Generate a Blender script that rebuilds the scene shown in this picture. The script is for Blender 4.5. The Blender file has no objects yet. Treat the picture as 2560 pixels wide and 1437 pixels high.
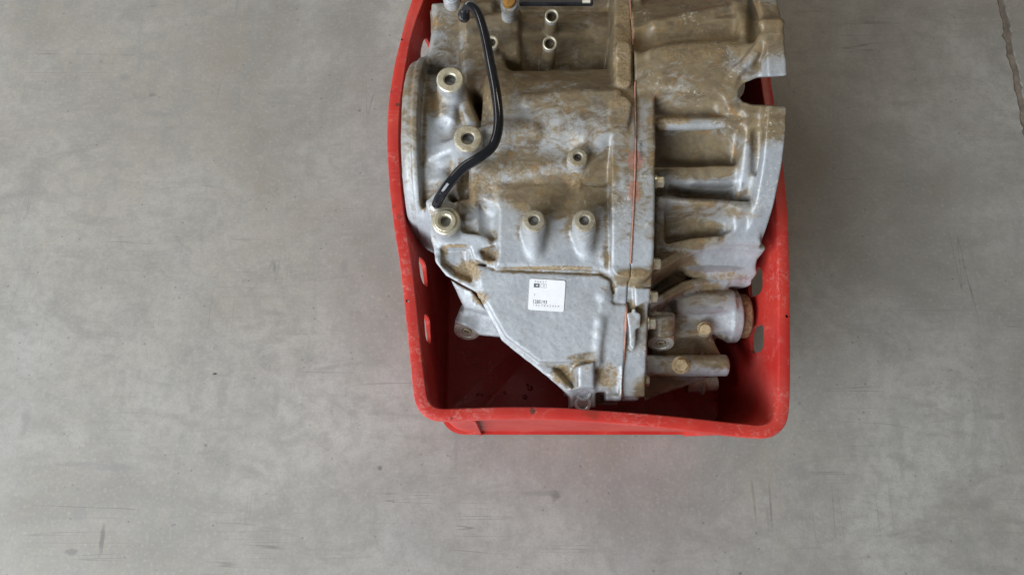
import bpy, bmesh, math, random
import numpy as np
from mathutils import Vector, Matrix
random.seed(7); np.random.seed(7)
scene = bpy.context.scene
C = scene.collection

# ------------------------------------------------------------------ camera
CAM_H, PITCH, LENS = 0.92, math.radians(14.0), 24.0
cd = bpy.data.cameras.new('camera'); cd.lens = LENS; cd.sensor_width = 36.0
cd.clip_start = 0.02; cd.clip_end = 60
cam = bpy.data.objects.new('camera', cd); C.objects.link(cam)
cam.location = (0, 0, CAM_H); cam.rotation_euler = (PITCH, 0, 0)
scene.camera = cam
# ------------------------------------------------------------------ ambient + lamps (workshop interior)
w = bpy.data.worlds.new('World'); scene.world = w; w.use_nodes = True
bg = w.node_tree.nodes['Background']
bg.inputs['Color'].default_value = (1.0, 0.93, 0.82, 1); bg.inputs['Strength'].default_value = 0.135

def area_lamp(name, loc, target, sx, sy, power, col):
    ld = bpy.data.lights.new(name, 'AREA'); ld.shape = 'RECTANGLE'; ld.size = sx; ld.size_y = sy
    ld.energy = power; ld.color = col
    o = bpy.data.objects.new(name, ld); C.objects.link(o); o.location = loc
    d = Vector(target) - Vector(loc); o.rotation_euler = d.to_track_quat('-Z', 'Y').to_euler()
    return o
area_lamp('door_daylight', (-2.05, -1.75, 1.65), (0.0, 0.25, 0.1), 3.0, 1.8, 206, (0.88, 0.94, 1.0))
area_lamp('ceiling_lamp', (0.9, 2.6, 3.2), (0.2, 0.5, 0.0), 1.4, 0.35, 16, (1.0, 0.86, 0.64))
area_lamp('side_window', (-2.7, 2.3, 2.0), (0.0, 0.3, 0.2), 1.6, 0.7, 20, (1.0, 0.95, 0.88))
vs = scene.view_settings
vs.view_transform = 'Standard'; vs.look = 'None'; vs.exposure = 0.0; vs.gamma = 1.0
scene.render.use_motion_blur = False

# ------------------------------------------------------------------ photo pixel (2560x1437) at a height z -> point in the place
FPX = 2560 * LENS / 36.0
CP, SP = math.cos(PITCH), math.sin(PITCH)
def P(px, py, z):
    u = (px - 1280) / FPX; v = (718.5 - py) / FPX
    t = (CAM_H - z) / (CP - v * SP)
    return Vector((u * t, t * (v * CP + SP), z))
def PY(py, z): return P(1280, py, z).y
def proj(V):
    d = V - np.array([0, 0, CAM_H]); x = d[:, 0]
    yc = d[:, 1] * CP + d[:, 2] * SP; zc = -(d[:, 1] * -SP + d[:, 2] * CP)
    return 1280 + FPX * x / zc, 718.5 - FPX * yc / zc
def PD(px, py, yc, zc, R):                       # pixel onto a drum whose axis runs along X
    z = zc + R
    for _ in range(40):
        y = PY(py, z); z = 0.5 * z + 0.5 * (zc + math.sqrt(max(1e-8, R * R - (y - yc) ** 2)))
    return P(px, py, z)

# ------------------------------------------------------------------ node helper
class NT:
    def __init__(s, name):
        s.m = bpy.data.materials.new(name); s.m.use_nodes = True
        s.t = s.m.node_tree; s.n = s.t.nodes; s.l = s.t.links
        s.b = s.n['Principled BSDF']
    def link(s, a, b): s.l.new(a, b)
    def _set(s, sock, v):
        if hasattr(v, 'is_output') or isinstance(v, bpy.types.NodeSocket): s.l.new(v, sock)
        elif isinstance(v, (tuple, list)) and len(v) == 3 and sock.type == 'RGBA': sock.default_value = (*v, 1)
        else: sock.default_value = v
    def coord(s, kind='Object'):
        return s.n.new('ShaderNodeTexCoord').outputs[kind]
    def mapping(s, vec, scale=(1, 1, 1), rot=(0, 0, 0), loc=(0, 0, 0)):
        m = s.n.new('ShaderNodeMapping'); s.l.new(vec, m.inputs['Vector'])
        m.inputs['Scale'].default_value = scale; m.inputs['Rotation'].default_value = rot; m.inputs['Location'].default_value = loc
        return m.outputs[0]
    def noise(s, vec, scale, detail=4, rough=0.55, dist=0.0, out='Fac'):
        n = s.n.new('ShaderNodeTexNoise'); s.l.new(vec, n.inputs['Vector'])
        n.inputs['Scale'].default_value = scale; n.inputs['Detail'].default_value = detail
        n.inputs['Roughness'].default_value = rough; n.inputs['Distortion'].default_value = dist
        return n.outputs[out]
    def voro(s, vec, scale, feature='F1', out='Distance', rnd=1.0):
        n = s.n.new('ShaderNodeTexVoronoi'); n.feature = feature; s.l.new(vec, n.inputs['Vector'])
        n.inputs['Scale'].default_value = scale; n.inputs['Randomness'].default_value = rnd
        return n.outputs[out]
    def math(s, op, a, b=None, c=None, clamp=False):
        n = s.n.new('ShaderNodeMath'); n.operation = op; n.use_clamp = clamp
        s._set(n.inputs[0], a)
        if b is not None: s._set(n.inputs[1], b)
        if c is not None: s._set(n.inputs[2], c)
        return n.outputs[0]
    def rng(s, v, a, b, c=0.0, d=1.0, smooth=True):
        n = s.n.new('ShaderNodeMapRange'); n.interpolation_type = 'SMOOTHSTEP' if smooth else 'LINEAR'
        s.l.new(v, n.inputs['Value'])
        for i, x in zip(('From Min', 'From Max', 'To Min', 'To Max'), (a, b, c, d)): n.inputs[i].default_value = x
        return n.outputs['Result']
    def mix(s, f, a, b, mode='MIX'):
        n = s.n.new('ShaderNodeMix'); n.data_type = 'RGBA'; n.blend_type = mode
        s._set(n.inputs[0], f); s._set(n.inputs[6], a); s._set(n.inputs[7], b)
        return n.outputs[2]
    def mixf(s, f, a, b):
        n = s.n.new('ShaderNodeMix'); n.data_type = 'FLOAT'
        s._set(n.inputs[0], f); s._set(n.inputs[2], a); s._set(n.inputs[3], b)
        return n.outputs[0]
    def attr(s, name):
        n = s.n.new('ShaderNodeAttribute'); n.attribute_name = name; return n.outputs['Fac']
    def bump(s, h, strength=0.3, dist=0.001, normal=None):
        n = s.n.new('ShaderNodeBump'); n.inputs['Strength'].default_value = strength; n.inputs['Distance'].default_value = dist
        s.l.new(h, n.inputs['Height'])
        if normal is not None: s.l.new(normal, n.inputs['Normal'])
        return n.outputs[0]
    def out(s, **kw):
        for k, v in kw.items(): s._set(s.b.inputs[k.replace('_', ' ')], v)
        return s.m

# ------------------------------------------------------------------ materials
def mat_concrete():
    m = NT('concrete'); co = m.coord()
    big = m.noise(co, 3.0, 6, 0.62, 0.7); mid = m.noise(co, 9, 6, 0.62, 0.6); fine = m.noise(co, 60, 5, 0.65)
    grain = m.noise(co, 420, 3, 0.6)
    c = m.mix(m.rng(big, 0.3, 0.7), (0.225, 0.215, 0.195), (0.42, 0.42, 0.415))
    c = m.mix(m.rng(m.noise(m.mapping(co, (1, 1, 1), (0, 0, 0), (3.3, 1.2, 0)), 1.3, 3, 0.5, 0.6), 0.42, 0.66, 0, 0.5), c, (0.30, 0.27, 0.22))
    c = m.mix(m.rng(mid, 0.35, 0.7, 0, 0.30), c, (0.41, 0.405, 0.40))
    c = m.mix(m.rng(m.noise(co, 4.5, 4, 0.6, 1.0), 0.55, 0.75, 0, 0.35), c, (0.33, 0.30, 0.24))
    # trowel streaks, slightly slanted
    st = m.noise(m.mapping(co, (3, 6, 1), (0, 0, 0.35)), 3.2, 7, 0.68, 1.2)
    c = m.mix(m.rng(st, 0.46, 0.70, 0, 0.62), c, (0.235, 0.23, 0.22))
    st2 = m.noise(m.mapping(co, (8, 3.5, 1), (0, 0, 0.1)), 2.6, 7, 0.66, 1.0)
    c = m.mix(m.rng(st2, 0.48, 0.72, 0, 0.48), c, (0.24, 0.245, 0.24))
    c = m.mix(m.rng(fine, 0.40, 0.66, 0.0, 0.45), c, (0.25, 0.245, 0.235))
    c = m.mix(m.rng(grain, 0.35, 0.65, 0.0, 0.34), c, (0.22, 0.215, 0.205))
    c = m.mix(m.rng(m.noise(co, 210, 4, 0.7), 0.50, 0.72, 0.0, 0.35), c, (0.45, 0.445, 0.435))
    # small dark pits and specks
    v = m.voro(m.mapping(co, (1, 1, 1)), 72); sel = m.noise(co, 31, 2, 0.5)
    sp = m.math('MULTIPLY', m.rng(v, 0.0, 0.17, 1, 0), m.rng(sel, 0.49, 0.60))
    c = m.mix(m.math('MULTIPLY', sp, 0.62), c, (0.11, 0.105, 0.10))
    v2 = m.voro(co, 15); sp2 = m.math('MULTIPLY', m.rng(v2, 0.0, 0.055, 1, 0), m.rng(m.noise(co, 7.3, 2), 0.42, 0.52))
    c = m.mix(m.math('MULTIPLY', sp2, 0.7), c, (0.09, 0.085, 0.08))
    # hair scratches: thin iso lines of stretched noise
    for k, (sc, rz, sc2) in enumerate((((0.35, 16, 1), 0.06, 2.4), ((0.4, 18, 1), -0.5, 2.0), ((14, 0.4, 1), 0.15, 1.9), ((0.4, 15, 1), 0.75, 2.3))):
        a = m.noise(m.mapping(co, sc, (0, 0, rz), (k * 3.1, k, 0)), sc2, 2, 0.4)
        li = m.rng(m.math('ABSOLUTE', m.math('SUBTRACT', a, 0.5)), 0.0, 0.0045, 1, 0)
        gate = m.rng(m.noise(m.mapping(co, (1, 1, 1), (0, 0, 0), (5 + k, 2, 0)), 6.0, 3, 0.6), 0.56, 0.68)
        c = m.mix(m.math('MULTIPLY', m.math('MULTIPLY', li, gate), 0.6), c, (0.14, 0.135, 0.13))
    c = m.mix(0.5, c, (1.0, 0.965, 0.89), 'MULTIPLY')
    # individual stains at their own spots (world metres)
    wobn = m.math('MULTIPLY', m.math('SUBTRACT', m.noise(co, 95, 4, 0.7), 0.5), 1.6)
    def stain(c, px, py, lx, ly, ang, col, amt):
        p = P(px, py, 0)
        q = m.mapping(m.mapping(co, (1, 1, 1), (0, 0, 0), (-p.x, -p.y, 0)), (1 / lx, 1 / ly, 0), (0, 0, ang))
        wob = m.n.new('ShaderNodeVectorMath'); wob.operation = 'LENGTH'; m.l.new(q, wob.inputs[0])
        f = m.math('ADD', wob.outputs['Value'], wobn)
        return m.mix(m.math('MULTIPLY', m.rng(f, 0.35, 1.1, 1, 0), amt), c, col)
    dk = (0.13, 0.128, 0.125); md = (0.22, 0.215, 0.21)
    for a in ((255, 1350, .004, .021, -.45, dk, .75), (197, 1287, .012, .016, 0, md, .5), (290, 1168, .026, .007, .2, md, .5),
              (190, 1160, .035, .004, -.45, md, .5), (538, 934, .004, .002, 0, (0.03, 0.03, 0.03), .9), (178, 1378, .010, .006, .3, dk, .55),
              (950, 1170, .004, .004, 0, dk, .8), (1390, 1235, .008, .010, -.7, dk, .6), (1350, 1232, .03, .004, .3, md, .6),
              (2000, 1180, .016, .012, .4, md, .5), (1140, 1110, .004, .045, 0, md, .45), (380, 238, .006, .004, 0, dk, .5),
              (310, 195, .012, .008, .6, md, .55), (555, 1000, .008, .04, 0.05, md, .35), (690, 1000, .006, .03, .1, md, .35),
              (395, 285, .02, .005, .2, md, .4), (860, 665, .006, .012, .3, md, .45), (2490, 1040, .02, .006, -.5, md, .5), (65, 1045, .008, .02, 0, md, .4)):
        c = stain(c, *a)
    h = m.math('ADD', m.math('MULTIPLY', grain, 0.5), m.math('SUBTRACT', m.math('MULTIPLY', fine, 0.8), m.math('MULTIPLY', sp, 1.2)))
    return m.out(Base_Color=c, Roughness=m.mixf(m.rng(mid, 0.3, 0.7), 0.42, 0.62), Specular_IOR_Level=0.42,
                 Normal=m.bump(h, 0.22, 0.0008))

ZSP = 0.200
def mat_red(name='red_plastic'):
    m = NT(name); co = m.coord()
    n1 = m.noise(co, 14, 5, 0.6, 0.5); n2 = m.noise(co, 90, 5, 0.65)
    c = m.mix(m.rng(n1, 0.35, 0.7), (0.45, 0.026, 0.021), (0.53, 0.042, 0.028))
    # chalky scuffs
    sc = m.noise(m.mapping(co, (1, 1, 1)), 26, 6, 0.72, 1.2)
    fz = m.noise(co, 330, 4, 0.7)
    f = m.math('MULTIPLY', m.rng(sc, 0.54, 0.72), m.rng(fz, 0.42, 0.66))
    c = m.mix(m.math('MULTIPLY', f, 0.55), c, (0.60, 0.30, 0.26))
    c = m.mix(m.rng(m.noise(co, 7, 5, 0.65, 0.8), 0.45, 0.7, 0, 0.28), c, (0.56, 0.14, 0.12))
    spn = m.math('SUBTRACT', m.noise(co, 160, 3, 0.6), 0.5)
    def spot(c, px, py, rad, amt, z=ZSP):
        p = P(px, py, z); d = m.n.new('ShaderNodeVectorMath'); d.operation = 'DISTANCE'; m.l.new(co, d.inputs[0]); d.inputs[1].default_value = p
        g = m.math('ADD', d.outputs['Value'], m.math('MULTIPLY', spn, rad * 1.2))
        return m.mix(m.math('MULTIPLY', m.rng(g, rad * .6, rad, 1, 0), amt), c, (0.06, 0.035, 0.02))
    for px, py, rad, amt in ((1331, 1027, .0042, .85), (994, 262, .003, .8), (978, 230, .002, .6), (1129, 1045, .002, .7), (1480, 1024, .012, .35), (984, 515, .003, .35), (998, 543, .0035, .35)): c = spot(c, px, py, rad, amt)
    def near(px, py, rad):
        d = m.n.new('ShaderNodeVectorMath'); d.operation = 'DISTANCE'; m.l.new(co, d.inputs[0]); d.inputs[1].default_value = P(px, py, ZSP)
        return m.rng(d.outputs['Value'], rad * .25, rad, 1, 0)
    worn = m.math('MULTIPLY', f, 0.0)
    for px, py, rad in ((1955, 1020, .035), (1890, 1080, .04), (1045, 1000, .04), (1040, 900, .03), (1150, 1035, .05), (1600, 1050, .05), (1005, 620, .06), (1966, 700, .05), (1015, 830, .03)): worn = m.math('MAXIMUM', worn, near(px, py, rad))
    wf_ = m.math('MULTIPLY', worn, m.rng(m.noise(co, 150, 6, 0.75, 0.8), 0.50, 0.62))
    c = m.mix(m.math('MULTIPLY', wf_, 0.24), c, (0.58, 0.36, 0.32))
    pv = m.math('MULTIPLY', m.rng(m.voro(co, 230), 0.0, 0.16, 1, 0), m.rng(m.noise(m.mapping(co, (1, 1, 1), (0, 0, 0), (.2, .4, .1)), 16, 3, 0.6), 0.54, 0.64))
    c = m.mix(m.math('MULTIPLY', pv, 0.6), c, (0.50, 0.33, 0.28))
    # scratches
    a = m.noise(m.mapping(co, (2.0, 55, 30), (0.5, 0.3, 0.6)), 3, 1, 0.4)
    li = m.math('MULTIPLY', m.rng(m.math('ABSOLUTE', m.math('SUBTRACT', a, 0.5)), 0, 0.012, 1, 0), m.rng(m.noise(co, 26, 4, 0.7), 0.54, 0.64))
    c = m.mix(m.math('MULTIPLY', li, 0.45), c, (0.66, 0.36, 0.31))
    # dark grime spots
    v = m.voro(co, 38); g = m.math('MULTIPLY', m.rng(v, 0, 0.14, 1, 0), m.rng(m.noise(co, 17, 2), 0.6, 0.7))
    c = m.mix(m.math('MULTIPLY', g, 0.7), c, (0.09, 0.02, 0.015))
    c = m.mix(m.rng(n2, 0.55, 0.8, 0, 0.3), c, (0.38, 0.02, 0.018))
    return m.out(Base_Color=c, Roughness=m.mixf(m.rng(sc, 0.4, 0.7), 0.36, 0.55), Specular_IOR_Level=0.5,
                 Normal=m.bump(m.math('ADD', n2, m.math('MULTIPLY', fz, 0.4)), 0.10, 0.0006))

def mat_cast(name='cast_aluminium', tint=1.0):
    m = NT(name); co = m.coord()
    mud, film, bare_glint = m.attr('mud'), m.attr('film'), m.attr('bare_glint')
    n1 = m.noise(co, 22, 5, 0.6, 0.6); n2 = m.noise(co, 85, 6, 0.68, 0.5); n3 = m.noise(co, 340, 4, 0.65); n4 = m.noise(co, 900, 2, 0.6)
    streak = m.noise(m.mapping(co, (9, 15, 9)), 5, 6, 0.68, 1.2)
    c = m.mix(m.rng(n1, 0.3, 0.7), (0.32, 0.34, 0.365), (0.43, 0.455, 0.485))
    c = m.mix(m.rng(n2, 0.35, 0.65, 0, 0.5), c, (0.36, 0.38, 0.395))
    c = m.mix(m.rng(n3, 0.50, 0.72, 0, 0.5), c, (0.20, 0.205, 0.215))
    c = m.mix(m.rng(m.noise(co, 48, 6, 0.7, 1.0), 0.52, 0.72, 0, 0.4), c, (0.22, 0.225, 0.23))
    # pale corrosion freckles
    fr = m.math('MULTIPLY', m.rng(n3, 0.52, 0.62), m.rng(m.noise(co, 30, 4, 0.6, 0.3), 0.54, 0.64))
    c = m.mix(m.math('MULTIPLY', fr, 0.5), c, (0.55, 0.555, 0.55))
    # brown oily film
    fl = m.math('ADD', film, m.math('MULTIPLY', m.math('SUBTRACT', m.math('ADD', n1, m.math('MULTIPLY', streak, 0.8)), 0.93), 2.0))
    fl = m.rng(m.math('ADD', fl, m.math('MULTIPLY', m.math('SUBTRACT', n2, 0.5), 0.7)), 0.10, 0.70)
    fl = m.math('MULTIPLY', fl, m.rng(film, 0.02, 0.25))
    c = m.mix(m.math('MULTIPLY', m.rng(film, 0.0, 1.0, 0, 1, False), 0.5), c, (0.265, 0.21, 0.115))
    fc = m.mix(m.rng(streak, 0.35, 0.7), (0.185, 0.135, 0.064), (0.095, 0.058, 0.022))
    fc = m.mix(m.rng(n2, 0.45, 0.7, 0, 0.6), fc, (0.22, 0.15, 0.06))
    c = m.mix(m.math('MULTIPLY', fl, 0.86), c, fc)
    # rusty ochre run marks inside the film
    och = m.math('MULTIPLY', m.rng(m.noise(co, 40, 5, 0.7, 1.3), 0.55, 0.7), fl)
    c = m.mix(m.math('MULTIPLY', och, 0.6), c, (0.30, 0.15, 0.036))
    # dry tan mud
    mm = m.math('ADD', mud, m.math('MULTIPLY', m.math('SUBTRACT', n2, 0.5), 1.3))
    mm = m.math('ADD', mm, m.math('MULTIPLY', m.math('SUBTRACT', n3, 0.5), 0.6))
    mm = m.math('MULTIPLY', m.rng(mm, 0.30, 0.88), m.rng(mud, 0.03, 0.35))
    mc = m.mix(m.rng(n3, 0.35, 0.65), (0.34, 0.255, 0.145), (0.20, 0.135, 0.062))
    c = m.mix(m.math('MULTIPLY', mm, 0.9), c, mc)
    fr2 = m.math('MULTIPLY', m.rng(m.noise(co, 260, 4, 0.75), 0.56, 0.63), m.rng(m.noise(m.mapping(co, (1, 1, 1), (0, 0, 0), (.3, .1, .2)), 17, 4, 0.6, 0.4), 0.53, 0.66))
    c = m.mix(m.math('MULTIPLY', fr2, 0.75), c, (0.58, 0.56, 0.50))
    dk = m.math('MULTIPLY', m.rng(m.noise(m.mapping(co, (1, 1, 1), (0, 0, 0), (.7, .5, .2)), 34, 5, 0.7, 0.9), 0.60, 0.70), m.rng(film, 0.2, 0.7))
    c = m.mix(m.math('MULTIPLY', dk, 0.65), c, (0.075, 0.075, 0.08))
    # bare metal, plus painted highlights: paler colour on tubes and ridges
    cl = m.math('MULTIPLY', m.rng(m.math('ADD', bare_glint, m.math('MULTIPLY', m.math('SUBTRACT', n2, 0.5), 1.1)), 0.45, 0.8), m.rng(bare_glint, 0.05, 0.3))
    c = m.mix(m.math('MULTIPLY', cl, 0.5), c, (0.50, 0.525, 0.56))
    sm = m.math('MULTIPLY', m.rng(m.math('ADD', m.attr('smear'), m.math('MULTIPLY', m.math('SUBTRACT', n2, 0.5), 0.9)), 0.3, 0.8), m.rng(m.attr('smear'), 0.02, 0.2))
    c = m.mix(m.math('MULTIPLY', sm, 0.62), c, (0.38, 0.15, 0.11))
    dirt = m.math('MAXIMUM', fl, mm)
    dirt = m.math('MULTIPLY', dirt, m.math('SUBTRACT', 1.0, cl))
    met = m.mixf(cl, m.mixf(dirt, 0.25, 0.02), 0.65)
    ro = m.mixf(mm, m.mixf(fl, m.mixf(m.rng(n2, .3, .7), 0.46, 0.62), 0.38), 0.88)
    ro = m.mixf(cl, ro, 0.30)
    h = m.math('ADD', m.math('ADD', m.math('MULTIPLY', n3, 0.8), m.math('MULTIPLY', n4, 0.3)), m.math('ADD', m.math('MULTIPLY', mm, 1.3), m.math('MULTIPLY', n2, 0.8)))
    return m.out(Base_Color=c, Metallic=met, Roughness=ro, Normal=m.bump(h, 0.30, 0.0009))

def mat_simple(name, col, rough=0.5, metal=0.0, var=0.25, scale=120, dirt=None, dirtamt=0.0, bump=0.2, spec=0.5):
    m = NT(name); co = m.coord()
    n = m.noise(co, scale, 5, 0.65, 0.4); n2 = m.noise(co, scale * 4, 3, 0.6)
    d = tuple(x * (1 - var) for x in col); l = tuple(min(1, x * (1 + var)) for x in col)
    c = m.mix(m.rng(n, 0.3, 0.7), d, l)
    ro = rough; me = metal
    if dirt:
        f = m.rng(m.noise(co, scale * 0.8, 5, 0.7, 0.8), 0.62 - dirtamt * 0.35, 0.80 - dirtamt * 0.35)
        c = m.mix(m.math('MULTIPLY', f, 0.9), c, dirt); ro = m.mixf(f, rough, 0.85); me = m.mixf(f, metal, 0.0)
    return m.out(Base_Color=c, Roughness=ro, Metallic=me, Specular_IOR_Level=spec, Normal=m.bump(m.math('ADD', n, n2), bump, 0.0006))

M_FLOOR = mat_concrete()
M_RED = mat_red()
M_CAST = mat_cast()
MUDC = (0.33, 0.25, 0.14)
M_MACH = mat_simple('machined_face', (0.52, 0.48, 0.36), 0.38, 0.5, 0.18, 160, (0.30, 0.22, 0.11), 0.25, 0.25)
M_MACHD = mat_simple('dirty_machined_face', (0.45, 0.41, 0.31), 0.5, 0.35, 0.22, 190, (0.27, 0.21, 0.12), 0.55, 0.35)
M_DULL = mat_simple('dull_boss_face', (0.31, 0.28, 0.215), 0.6, 0.2, 0.25, 190, (0.20, 0.15, 0.08), 0.5, 0.4)
M_COLUMN = mat_simple('boss_casting', (0.46, 0.47, 0.48), 0.48, 0.4, 0.2, 110, (0.24, 0.18, 0.10), 0.35, 0.4)
M_BORE = mat_simple('bore_wall', (0.20, 0.18, 0.15), 0.4, 0.6, 0.2, 200)
M_STEEL = mat_simple('zinc_bolt', (0.62, 0.59, 0.47), 0.34, 0.7, 0.15, 160, (0.33, 0.24, 0.11), 0.15, 0.2)
M_PLUG = mat_simple('plug_steel', (0.62, 0.60, 0.55), 0.38, 0.6, 0.18, 150, (0.30, 0.24, 0.15), 0.3, 0.4)
M_TANBOLT = mat_simple('muddy_bolt', (0.44, 0.34, 0.20), 0.7, 0.05, 0.2, 150, (0.28, 0.19, 0.09), 0.4, 0.4)
M_RUST = mat_simple('rusty_seal', (0.17, 0.085, 0.045), 0.8, 0.1, 0.4, 170, (0.30, 0.20, 0.10), 0.4, 0.6)
M_HOSE = mat_simple('black_rubber', (0.010, 0.011, 0.014), 0.10, 0.0, 0.3, 60, (0.07, 0.06, 0.045), 0.0, 0.08)
M_BLACK = mat_simple('black_plastic_and_strip', (0.014, 0.015, 0.019), 0.4, 0.0, 0.3, 80)
M_SEAL = mat_simple('red_sealant', (0.34, 0.165, 0.12), 0.5, 0.0, 0.2, 140, (0.36, 0.24, 0.16), 0.12, 0.3)
M_PAPER = mat_simple('sticker_paper', (0.76, 0.77, 0.79), 0.42, 0.0, 0.04, 90, (0.60, 0.58, 0.54), 0.12, bump=0.03)
M_INK = mat_simple('sticker_ink', (0.10, 0.11, 0.13), 0.6, 0.0, 0.1, 300, bump=0.0)
M_INKL = mat_simple('faded_ink', (0.36, 0.36, 0.38), 0.6, 0.0, 0.1, 300, bump=0.0)
M_JOINT = mat_simple('joint_filler', (0.20, 0.17, 0.14), 0.85, 0.0, 0.3, 60)
M_OIL = NT('oil_drop').out(Base_Color=(0.28, 0.018, 0.016), Roughness=0.05, Specular_IOR_Level=0.6)
M_DUST = mat_simple('dry_dirt', (0.30, 0.22, 0.13), 0.9, 0.0, 0.3, 200)
M_CABLE = mat_simple('galvanised_bracket', (0.60, 0.62, 0.64), 0.35, 0.6, 0.12, 120)
M_AMBER = mat_simple('amber_oxide', (0.38, 0.19, 0.04), 0.6, 0.2, 0.3, 160)

# ------------------------------------------------------------------ mesh helpers
def link_mesh(name, verts, faces, mat, parent=None, smooth=True, sharp=None):
    me = bpy.data.meshes.new(name); me.from_pydata([tuple(v) for v in verts], [], faces); me.validate(); me.update()
    return link_me(name, me, mat, parent, smooth, sharp)
def link_me(name, me, mat, parent=None, smooth=True, sharp=None):
    me.materials.clear()
    for x in (mat if isinstance(mat, (list, tuple)) else [mat]): me.materials.append(x)
    if smooth:
        me.polygons.foreach_set('use_smooth', [True] * len(me.polygons))
        if sharp: me.set_sharp_from_angle(angle=math.radians(sharp))
    o = bpy.data.objects.new(name, me); C.objects.link(o)
    if parent is not None: o.parent = parent
    return o
def empty(name, loc, label, cat, group=None):
    o = bpy.data.objects.new(name, None); C.objects.link(o); o.location = loc; o.empty_display_size = 0.05
    o['label'] = label; o['category'] = cat
    if group: o['group'] = group
    return o
def frame(axis):
    a = Vector(axis).normalized(); ref = Vector((0, 0, 1)) if abs(a.z) < 0.9 else Vector((0, 1, 0))
    u = ref.cross(a).normalized(); v = a.cross(u); return u, v, a
def lathe(prof, base, axis, n=40):
    """prof = [(r, h)] along the axis from base"""
    u, v, a = frame(axis); base = Vector(base); V = []; F = []
    for r, h in prof:
        for k in range(n):
            t = 2 * math.pi * k / n
            V.append(base + a * h + (u * math.cos(t) + v * math.sin(t)) * r)
    for i in range(len(prof) - 1):
        for k in range(n):
            F.append((i * n + k, i * n + (k + 1) % n, (i + 1) * n + (k + 1) % n, (i + 1) * n + k))
    if prof[0][0] > 0.0: F.append(tuple(reversed(range(n))))
    if prof[-1][0] > 0.0: F.append(tuple(range((len(prof) - 1) * n, len(prof) * n)))
    return V, F
def catmull(pts, n=12):
    pts = [Vector(p) for p in pts]; out = []
    ext = [2 * pts[0] - pts[1]] + pts + [2 * pts[-1] - pts[-2]]
    for i in range(1, len(ext) - 2):
        p0, p1, p2, p3 = ext[i - 1:i + 3]
        for k in range(n):
            t = k / n
            out.append(0.5 * ((2 * p1) + (p2 - p0) * t + (2 * p0 - 5 * p1 + 4 * p2 - p3) * t * t + (3 * p1 - p0 - 3 * p2 + p3) * t ** 3))
    out.append(pts[-1]); return out
def tube(path, rad, n=16):
    V = []; F = []; up = Vector((0.3, 0.2, 1)); m = len(path)
    for i, p in enumerate(path):
        t = (path[min(i + 1, m - 1)] - path[max(i - 1, 0)]).normalized()
        u = up.cross(t).normalized(); v = t.cross(u)
        r = rad(i / (m - 1)) if callable(rad) else rad
        for k in range(n):
            a = 2 * math.pi * k / n; V.append(p + (u * math.cos(a) + v * math.sin(a)) * r)
    for i in range(m - 1):
        for k in range(n): F.append((i * n + k, i * n + (k + 1) % n, (i + 1) * n + (k + 1) % n, (i + 1) * n + k))
    F.append(tuple(reversed(range(n)))); F.append(tuple(range((m - 1) * n, m * n)))
    return V, F
def boxmesh(lo, hi):
    (a, b, c), (d, e, f) = lo, hi
    V = [(a, b, c), (d, b, c), (d, e, c), (a, e, c), (a, b, f), (d, b, f), (d, e, f), (a, e, f)]
    return V, [(3, 2, 1, 0), (4, 5, 6, 7), (0, 1, 5, 4), (1, 2, 6, 5), (2, 3, 7, 6), (3, 0, 4, 7)]

# ------------------------------------------------------------------ floor: two concrete slabs with a filled joint between them
jl = [(2488, -120), (2490, -40), (2493, 0), (2500, 30), (2506, 60), (2513, 100), (2517, 140), (2527, 165), (2533, 195), (2538, 235), (2547, 270), (2552, 300), (2557, 330), (2562, 380), (2572, 470), (2590, 620), (2615, 800)]
def joint_line(off, jit, seed):
    rnd = random.Random(seed); L = [P(x, y, 0) for x, y in jl]
    L = [Vector((L[0].x - 1.2, L[0].y + 3.0, 0))] + L + [Vector((L[-1].x + 1.0, L[-1].y - 3.5, 0))]
    R = [L[0]]
    for a, b in zip(L[:-1], L[1:]):
        k = max(1, min(60, int((b - a).length / 0.006)))
        for i in range(1, k + 1): R.append(a.lerp(b, i / k) + Vector((rnd.uniform(-jit, jit) + (rnd.random() < 0.06) * rnd.uniform(-1, 1) * jit * 2.5, 0, 0)))
    return [Vector((p.x + off, p.y, 0)) for p in R]
EL = joint_line(0.0, 0.0016, 3); ER = joint_line(0.0125, 0.0016, 5)
def slab(name, edge, side, parent=None):
    V = []; F = []; n = len(edge)
    for p in edge: V.append((p.x, p.y, 0))
    for p in edge: V.append((p.x, p.y, -0.012))
    for p in edge: V.append((side, p.y, 0))
    for i in range(n - 1):
        q = [(i, i + 1, n + i + 1, n + i), (i, 2 * n + i, 2 * n + i + 1, i + 1)]
        F += q if side < 0 else [tuple(reversed(t)) for t in q]
    return link_mesh(name, V, F, M_FLOOR, parent, smooth=False)
floor = slab('floor', EL, -6.0); floor['kind'] = 'structure'; floor['label'] = 'mottled grey concrete workshop floor'
slab('floor_slab', ER, 7.0, floor)
V = []; n = len(EL)
for p in EL: V.append((p.x - 0.01, p.y, -0.0035))
for p in EL: V.append((p.x + 0.0065, p.y, -0.0015))
for p in EL: V.append((p.x + 0.024, p.y, -0.0045))
link_mesh('joint_filler', V, [(j * n + i, (j + 1) * n + i, (j + 1) * n + i + 1, j * n + i + 1) for j in range(2) for i in range(n - 1)], M_JOINT, floor)

# ------------------------------------------------------------------ red crate
ZR = 0.200
crate = empty('plastic_crate', (0.094, 0.33, 0), 'red plastic crate with rounded rim standing on the floor around the gearbox', 'crate')
def unparent_fix(o, par):
    o.parent = par; o.matrix_parent_inverse = par.matrix_world.inverted()
bpy.context.view_layer.update()
def part(o, par=crate):
    bpy.context.view_layer.update(); o.parent = par; o.matrix_parent_inverse = Matrix.Translation(par.location).inverted() if par.parent is None else par.matrix_world.inverted(); return o
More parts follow.
